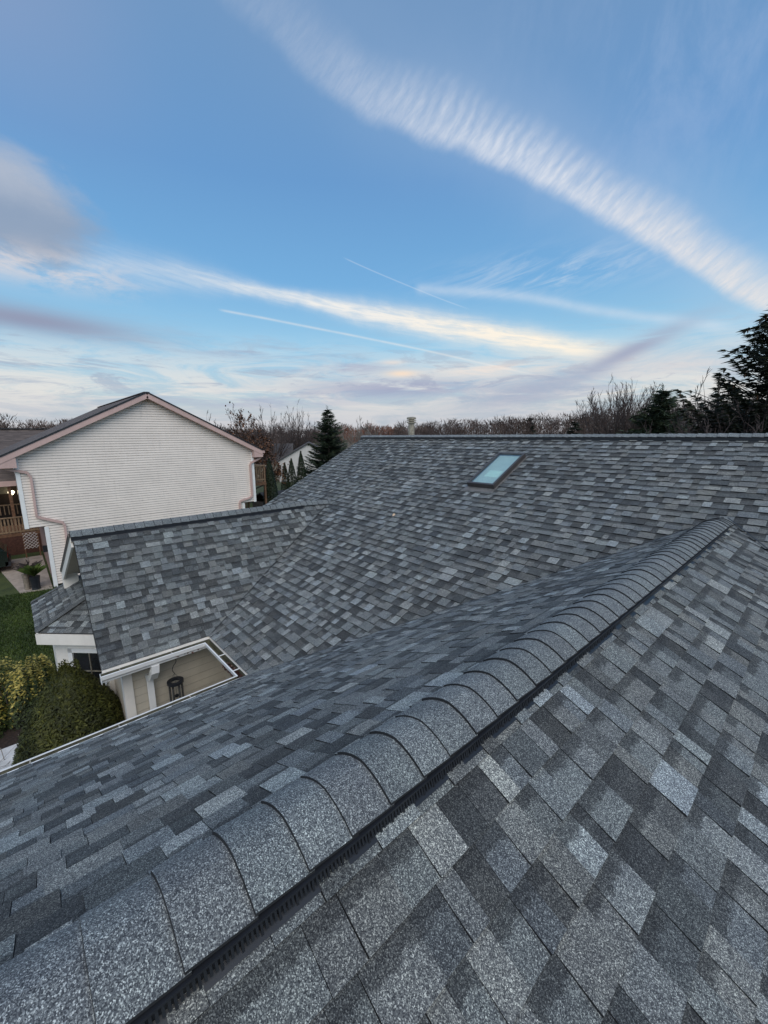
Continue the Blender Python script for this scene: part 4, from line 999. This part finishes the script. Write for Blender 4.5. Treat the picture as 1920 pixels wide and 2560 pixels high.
# ================================================================= sun and sky
SUN_EL, SUN_AZ = 14.0, 118.0      # azimuth measured from +Y towards +X
sd = bpy.data.lights.new('sun','SUN'); so = bpy.data.objects.new('sun', sd); COL.objects.link(so)
sd.energy = 1.5; sd.angle = math.radians(55); sd.color = (1,.94,.85)
el_l, az_l = math.radians(46), math.radians(SUN_AZ)
to = Vector((math.sin(az_l)*math.cos(el_l), math.cos(az_l)*math.cos(el_l), math.sin(el_l))); so.rotation_euler = to.to_track_quat('Z','Y').to_euler()
W = bpy.data.worlds.new('World'); SC.world = W; W.use_nodes = True; t = NT(W.node_tree); nt = W.node_tree
bg = nt.nodes['Background']; bg.inputs['Strength'].default_value = .118
st = t.n('TexSky'); st.sky_type = 'NISHITA'; st.sun_disc = False; st.sun_elevation = math.radians(46); st.sun_rotation = math.radians(SUN_AZ); st.air_density = 1.0; st.dust_density = 1.0; st.ozone_density = 1.6
tc = t.n('TexCoord'); sx = t.n('SeparateXYZ'); t.set(sx.inputs[0], tc.outputs['Generated'])
X_, Y_, Z_ = sx.outputs
az = t.m('MULTIPLY', t.m('ARCTAN2', t.m('MULTIPLY', X_, -1), Y_), 180/math.pi)
el = t.m('MULTIPLY', t.m('ARCSINE', t.m('MINIMUM', t.m('MAXIMUM', Z_, -1), 1)), 180/math.pi)
def curve(x, x0, x1, pts, y0, y1):
    """piecewise curve value y(x)"""
    n = t.n('FloatCurve'); mr = t.n('MapRange'); t.set(mr.inputs[0], x); mr.inputs[1].default_value = x0; mr.inputs[2].default_value = x1
    t.set(n.inputs['Value'], mr.outputs[0]); c = n.mapping.curves[0]
    P = sorted(((a-x0)/(x1-x0),(b-y0)/(y1-y0)) for a,b in pts)
    c.points[0].location = P[0]; c.points[1].location = P[-1]
    for p in P[1:-1]: c.points.new(*p)
    n.mapping.update()
    return t.m('ADD', t.m('MULTIPLY', n.outputs[0], y1-y0), y0)
def vec(a, b, c=0.0):
    n = t.n('CombineXYZ'); t.set(n.inputs[0], a); t.set(n.inputs[1], b); t.set(n.inputs[2], c); return n.outputs[0]
def nz(sa, se, scale=1, detail=5, rough=.6, dist=0, off=0.0, shear=0.0):
    v = vec(t.m('MULTIPLY', az, sa), t.m('MULTIPLY', t.m('ADD', el, t.m('MULTIPLY', az, shear)), se), off); return noise(t, v, scale, detail, rough, dist)
sm = t.smooth
def gauss(d, w):
    q = t.m('DIVIDE', d, w); return t.m('EXPONENT', t.m('MULTIPLY', t.m('MULTIPLY', q, q), -1))
base = t.mix(.62, st.outputs[0], (0,0,0)) if False else st.outputs[0]
grad = curve(el, -5, 90, [(-5,0),(90,1)], 0, 1)
blue = t.ramp(t.m('DIVIDE', el, 45), [(0,(2.9,3.3,3.6)),(.10,(3.1,3.85,4.25)),(.24,(2.1,4.0,5.35)),(.40,(1.12,2.85,4.9)),(.62,(.92,2.22,4.25)),(.85,(1.1,2.15,3.8)),(1,(1.25,2.15,3.6))])
skyc = t.mix(.86, base, blue)
def over(sky, mask, col): return t.mix(mask, sky, tuple(c for c in col))
# thin high veil at the upper left and upper right
v1 = t.m('MULTIPLY', sm(az, 68, 92), sm(el, 22, 38)); v1 = t.m('MULTIPLY', v1, t.m('ADD', t.m('MULTIPLY', nz(.03,.06),.5), .25)); skyc = over(skyc, t.m('MULTIPLY', v1, .95), (2.3,2.55,3.6))
v2 = t.m('MULTIPLY', sm(t.m('MULTIPLY', az, -1), -45, -10), sm(el, 16, 34)); v2 = t.m('MULTIPLY', v2, sm(nz(.10,.07,1,6,.65,.6,3.0,.55),.42,.75)); skyc = over(skyc, t.m('MULTIPLY', v2, .30), (3.2,3.9,5.3))
# ragged low layers
lowm = t.m('MULTIPLY', sm(t.m('MULTIPLY', el, -1), -13.5, -4), sm(nz(.065,.40,1,7,.68,1.3,1.0),.36,.58)); skyc = over(skyc, t.m('MULTIPLY', lowm, .72), (5.9,5.5,5.05))
lowg = t.m('MULTIPLY', gauss(t.m('SUBTRACT', el, 7.0), 4.2), sm(nz(.08,.50,1,7,.70,1.4,9.0),.50,.62)); skyc = over(skyc, t.m('MULTIPLY', lowg, .62), (2.5,2.95,3.75))
hz_ = sm(t.m('MULTIPLY', el, -1), -5.5, -1); skyc = over(skyc, t.m('MULTIPLY', hz_, .5), (2.9,3.15,3.9))
# big rippled cirrus band
bc = curve(az, -10, 100, [(-10,2),(6.8,13.2),(11.5,16.9),(18.3,22.0),(26.8,27.3),(36,31.6),(43.2,33.6),(50.3,35.4),(57,38.2),(63,40.6),(75,45.5),(100,56)], 0, 60)
bwid = curve(az, -10, 100, [(-10,2.4),(7,2.7),(18,2.5),(30,2.35),(40,2.2),(50,2.6),(60,2.4),(75,4),(100,6)], 0, 10)
bint = curve(az, -10, 100, [(-10,.8),(7,.95),(20,.95),(32,.90),(42,.66),(50,.40),(56,.22),(63,.12),(72,.05),(100,0)], 0, 1)
wob = t.m('MULTIPLY', t.m('SUBTRACT', nz(.16,.16,1,4), .5), 2.4)
dlt = t.m('SUBTRACT', t.m('ADD', el, wob), bc)
lowside = sm(dlt, -2.9, -1.1)          # crisp lower edge, feathered upper edge
up_ = sm(t.m('MULTIPLY', dlt, -1), -3.6, .8)
env = t.m('MULTIPLY', lowside, up_)
# ribs: phase runs along the band, crests lean across it
ph = t.m('ADD', t.m('MULTIPLY', az, 4.6), t.m('MULTIPLY', dlt, 3.2)); ph = t.m('ADD', ph, t.m('MULTIPLY', t.m('SUBTRACT', nz(.22,.22,1,3,.5,0,5.0), .5), 13))
rib = t.m('ADD', t.m('MULTIPLY', t.m('SINE', ph), .5), .5)
ribamp = curve(az, -10, 100, [(-10,.10),(8,.14),(18,.26),(28,.46),(38,.50),(44,.30),(52,.08),(100,.03)], 0, 1)
ribm = t.m('SUBTRACT', 1, t.m('MULTIPLY', t.m('MULTIPLY', rib, ribamp), sm(dlt, -2.2, .6)))
fib = sm(nz(.30,1.1,1,6,.7,.4,2.0,.62), .22, .72)
fib2 = sm(nz(.9,2.6,1,5,.7,.5,6.0,.9), .25, .75)
fine = t.m('ADD', t.m('ADD', t.m('MULTIPLY', fib, .42), t.m('MULTIPLY', fib2, .28)), .42)
bm_ = t.m('MULTIPLY', t.m('MULTIPLY', t.m('MULTIPLY', env, bint), ribm), fine, clamp=True)
colb = t.mix(sm(az, 5, 32), (6.1,5.55,5.1), (5.2,5.35,5.75)); skyc = t.mix(t.m('MULTIPLY', bm_, .95), skyc, colb)
soft = t.m('MULTIPLY', gauss(t.m('SUBTRACT', dlt, .6), t.m('MULTIPLY', bwid, 2.1)), t.m('MULTIPLY', bint, .26)); skyc = t.mix(soft, skyc, (3.6,4.3,5.3,1))
# second band
c2_ = curve(az, -10, 100, [(-10,5.5),(21,9.3),(27.9,10.9),(37.8,13.0),(50.8,15.3),(63.2,17.1),(74.3,17.9),(82.4,17.7),(100,17)], 0, 30)
w2_ = curve(az, -10, 100, [(-10,.7),(21,1.1),(32,1.35),(50,1.15),(62,.72),(70,1.2),(80,1.6),(100,2)], 0, 4)
i2_ = curve(az, -10, 100, [(-10,0),(12,.0),(20,.55),(32,.98),(50,.95),(60,.80),(68,.5),(78,.30),(86,.2),(100,.1)], 0, 1)
d2_ = t.m('SUBTRACT', t.m('ADD', el, t.m('MULTIPLY', t.m('SUBTRACT', nz(.3,.3,1,4,.6,0,8.0), .5), .9)), c2_)
f2_ = t.m('ADD', t.m('MULTIPLY', sm(nz(.22,1.9,1,6,.65,.5,4.0,-.16), .25, .7), .55), .52)
m2_ = t.m('MULTIPLY', t.m('MULTIPLY', gauss(d2_, w2_), i2_), f2_, clamp=True)
skyc = t.mix(t.m('MINIMUM', t.m('MULTIPLY', m2_, 1.15), 1), skyc, t.mix(sm(az, 25, 60), (6.6,6.0,5.1), (5.7,5.7,5.6)))
# contrails
def trail(sky, pts, w, inten, a0, a1, col, frag=0):
    cc = curve(az, -10, 100, pts, 0, 40); d_ = t.m('SUBTRACT', el, cc)
    mk = t.m('MULTIPLY', gauss(d_, w), t.m('MULTIPLY', sm(az, a0, a0+3), sm(t.m('MULTIPLY', az, -1), -a1, -a1+1.2)))
    if frag: mk = t.m('MULTIPLY', mk, t.m('ADD', .45, t.m('MULTIPLY', nz(.5,.5,1,3), .9)))
    return t.mix(t.m('MULTIPLY', mk, inten), sky, col)
skyc = trail(skyc, [(-10,.5),(35.3,14.75),(45.6,18.5),(52.9,21.1),(60,23.7),(100,38)], .07, .26, 36, 53, (4.9,5.4,6.1,1))
skyc = trail(skyc, [(-10,0),(20,5.0),(32.6,8.3),(45.6,11.4),(61,13.95),(68.3,14.75),(80,15.8),(100,17)], .13, .42, 26, 68.5, (5.8,5.7,5.5,1), 1)
# wisps between the two bands
skyc = trail(skyc, [(-10,5),(13.7,11.6),(21.6,13.7),(30.6,16.2),(40.5,17.5),(55,18.5),(100,22)], .55, .42, 8, 44, (4.6,5.1,5.7,1), 1)
wv = t.m('MULTIPLY', gauss(t.m('SUBTRACT', el, 18.2), 1.9), gauss(t.m('SUBTRACT', az, 27), 11)); wv = t.m('MULTIPLY', wv, sm(nz(.13,.8,1,6,.65,.6,12.0,.25),.40,.68)); skyc = over(skyc, t.m('MULTIPLY', wv, .50), (4.5,5.0,5.6))
# grey cumulus at the left with peach base, grey bar beneath
gn = nz(.11,.20,1,6,.6,.3,20.0); gd = t.m('ADD', t.m('MULTIPLY', t.m('DIVIDE', t.m('SUBTRACT', az, 87.5), 8.8), t.m('DIVIDE', t.m('SUBTRACT', az, 87.5), 8.8)), t.m('MULTIPLY', t.m('DIVIDE', t.m('SUBTRACT', el, 20.6), 4.6), t.m('DIVIDE', t.m('SUBTRACT', el, 20.6), 4.6)))
gm = sm(t.m('ADD', t.m('MULTIPLY', t.m('SUBTRACT', gn, .5), 2.2), t.m('SUBTRACT', 1, gd)), -.35, .85)
skyc = t.mix(t.m('MULTIPLY', gm, .80), skyc, t.mix(sm(t.m('ADD', el, t.m('MULTIPLY', gn, 5)), 22.5, 27), (2.0,2.35,3.05), (3.2,3.4,3.9)))
pm = t.m('MULTIPLY', gauss(t.m('SUBTRACT', el, 16.4), 1.5), sm(az, 72, 84)); pm = t.m('MULTIPLY', pm, sm(nz(.22,.6,1,6,.65,.3,23.0),.38,.62)); skyc = over(skyc, t.m('MULTIPLY', pm, .62), (5.6,4.9,4.6))
def bar(sky, ec, ew, ac, aw, col, inten, off, lo=.36, hi=.62, fr=(.09,.9), tilt=0.0):
    e2 = t.m('SUBTRACT', t.m('ADD', el, t.m('MULTIPLY', t.m('SUBTRACT', az, ac), tilt)), ec)
    mk = t.m('MULTIPLY', gauss(e2, ew), gauss(t.m('SUBTRACT', az, ac), aw)); mk = t.m('MULTIPLY', mk, sm(nz(fr[0],fr[1],1,5,.6,.4,off),lo,hi)); return t.mix(t.m('MULTIPLY', mk, inten), sky, col)
skyc = bar(skyc, 11.6, 1.25, 87, 11, (1.95,2.15,3.0,1), .95, 30.0, .22, .45, tilt=-.04)
skyc = bar(skyc, 10.2, .6, 64, 9, (2.2,2.6,3.6,1), .8, 31.0)
skyc = bar(skyc, 8.6, .7, 54, 7, (2.7,2.8,3.7,1), .75, 33.0)
skyc = bar(skyc, 6.0, 1.3, 46, 13, (2.35,2.55,3.6,1), .85, 35.0, .3, .5)
skyc = bar(skyc, 4.4, 1.1, 66, 16, (2.7,2.95,3.9,1), .7, 36.0)
skyc = bar(skyc, 7.9, .42, 45.3, 2.0, (6.3,5.0,3.9,1), .9, 37.0, .2, .4)
skyc = bar(skyc, 9.3, .30, 46.5, 1.6, (5.6,4.9,4.5,1), .7, 38.0, .2, .4)
skyc = bar(skyc, 8.0, .8, 33, 8, (6.3,5.3,4.6,1), .75, 39.0, .36, .58)
skyc = bar(skyc, 8.9, 1.0, 18.5, 5.5, (2.45,2.75,3.65,1), 1.0, 41.0, .15, .4, tilt=.42)
skyc = bar(skyc, 5.2, 1.8, 29, 9, (2.65,2.95,3.8,1), .85, 42.0, .25, .45, tilt=.18)
skyc = bar(skyc, 7.2, 1.4, 13, 6, (4.9,4.5,4.5,1), .6, 43.0, .3, .55)
skyc = bar(skyc, 2.6, 1.0, 52, 24, (4.3,4.35,4.5,1), .6, 44.0, .3, .55)
# soft grain in the whole sky
t.set(bg.inputs['Color'], skyc)
SC.view_settings.view_transform = 'Standard'; SC.view_settings.look = 'None'; SC.view_settings.exposure = .35; SC.view_settings.gamma = 1
SC.cycles.max_bounces = 6
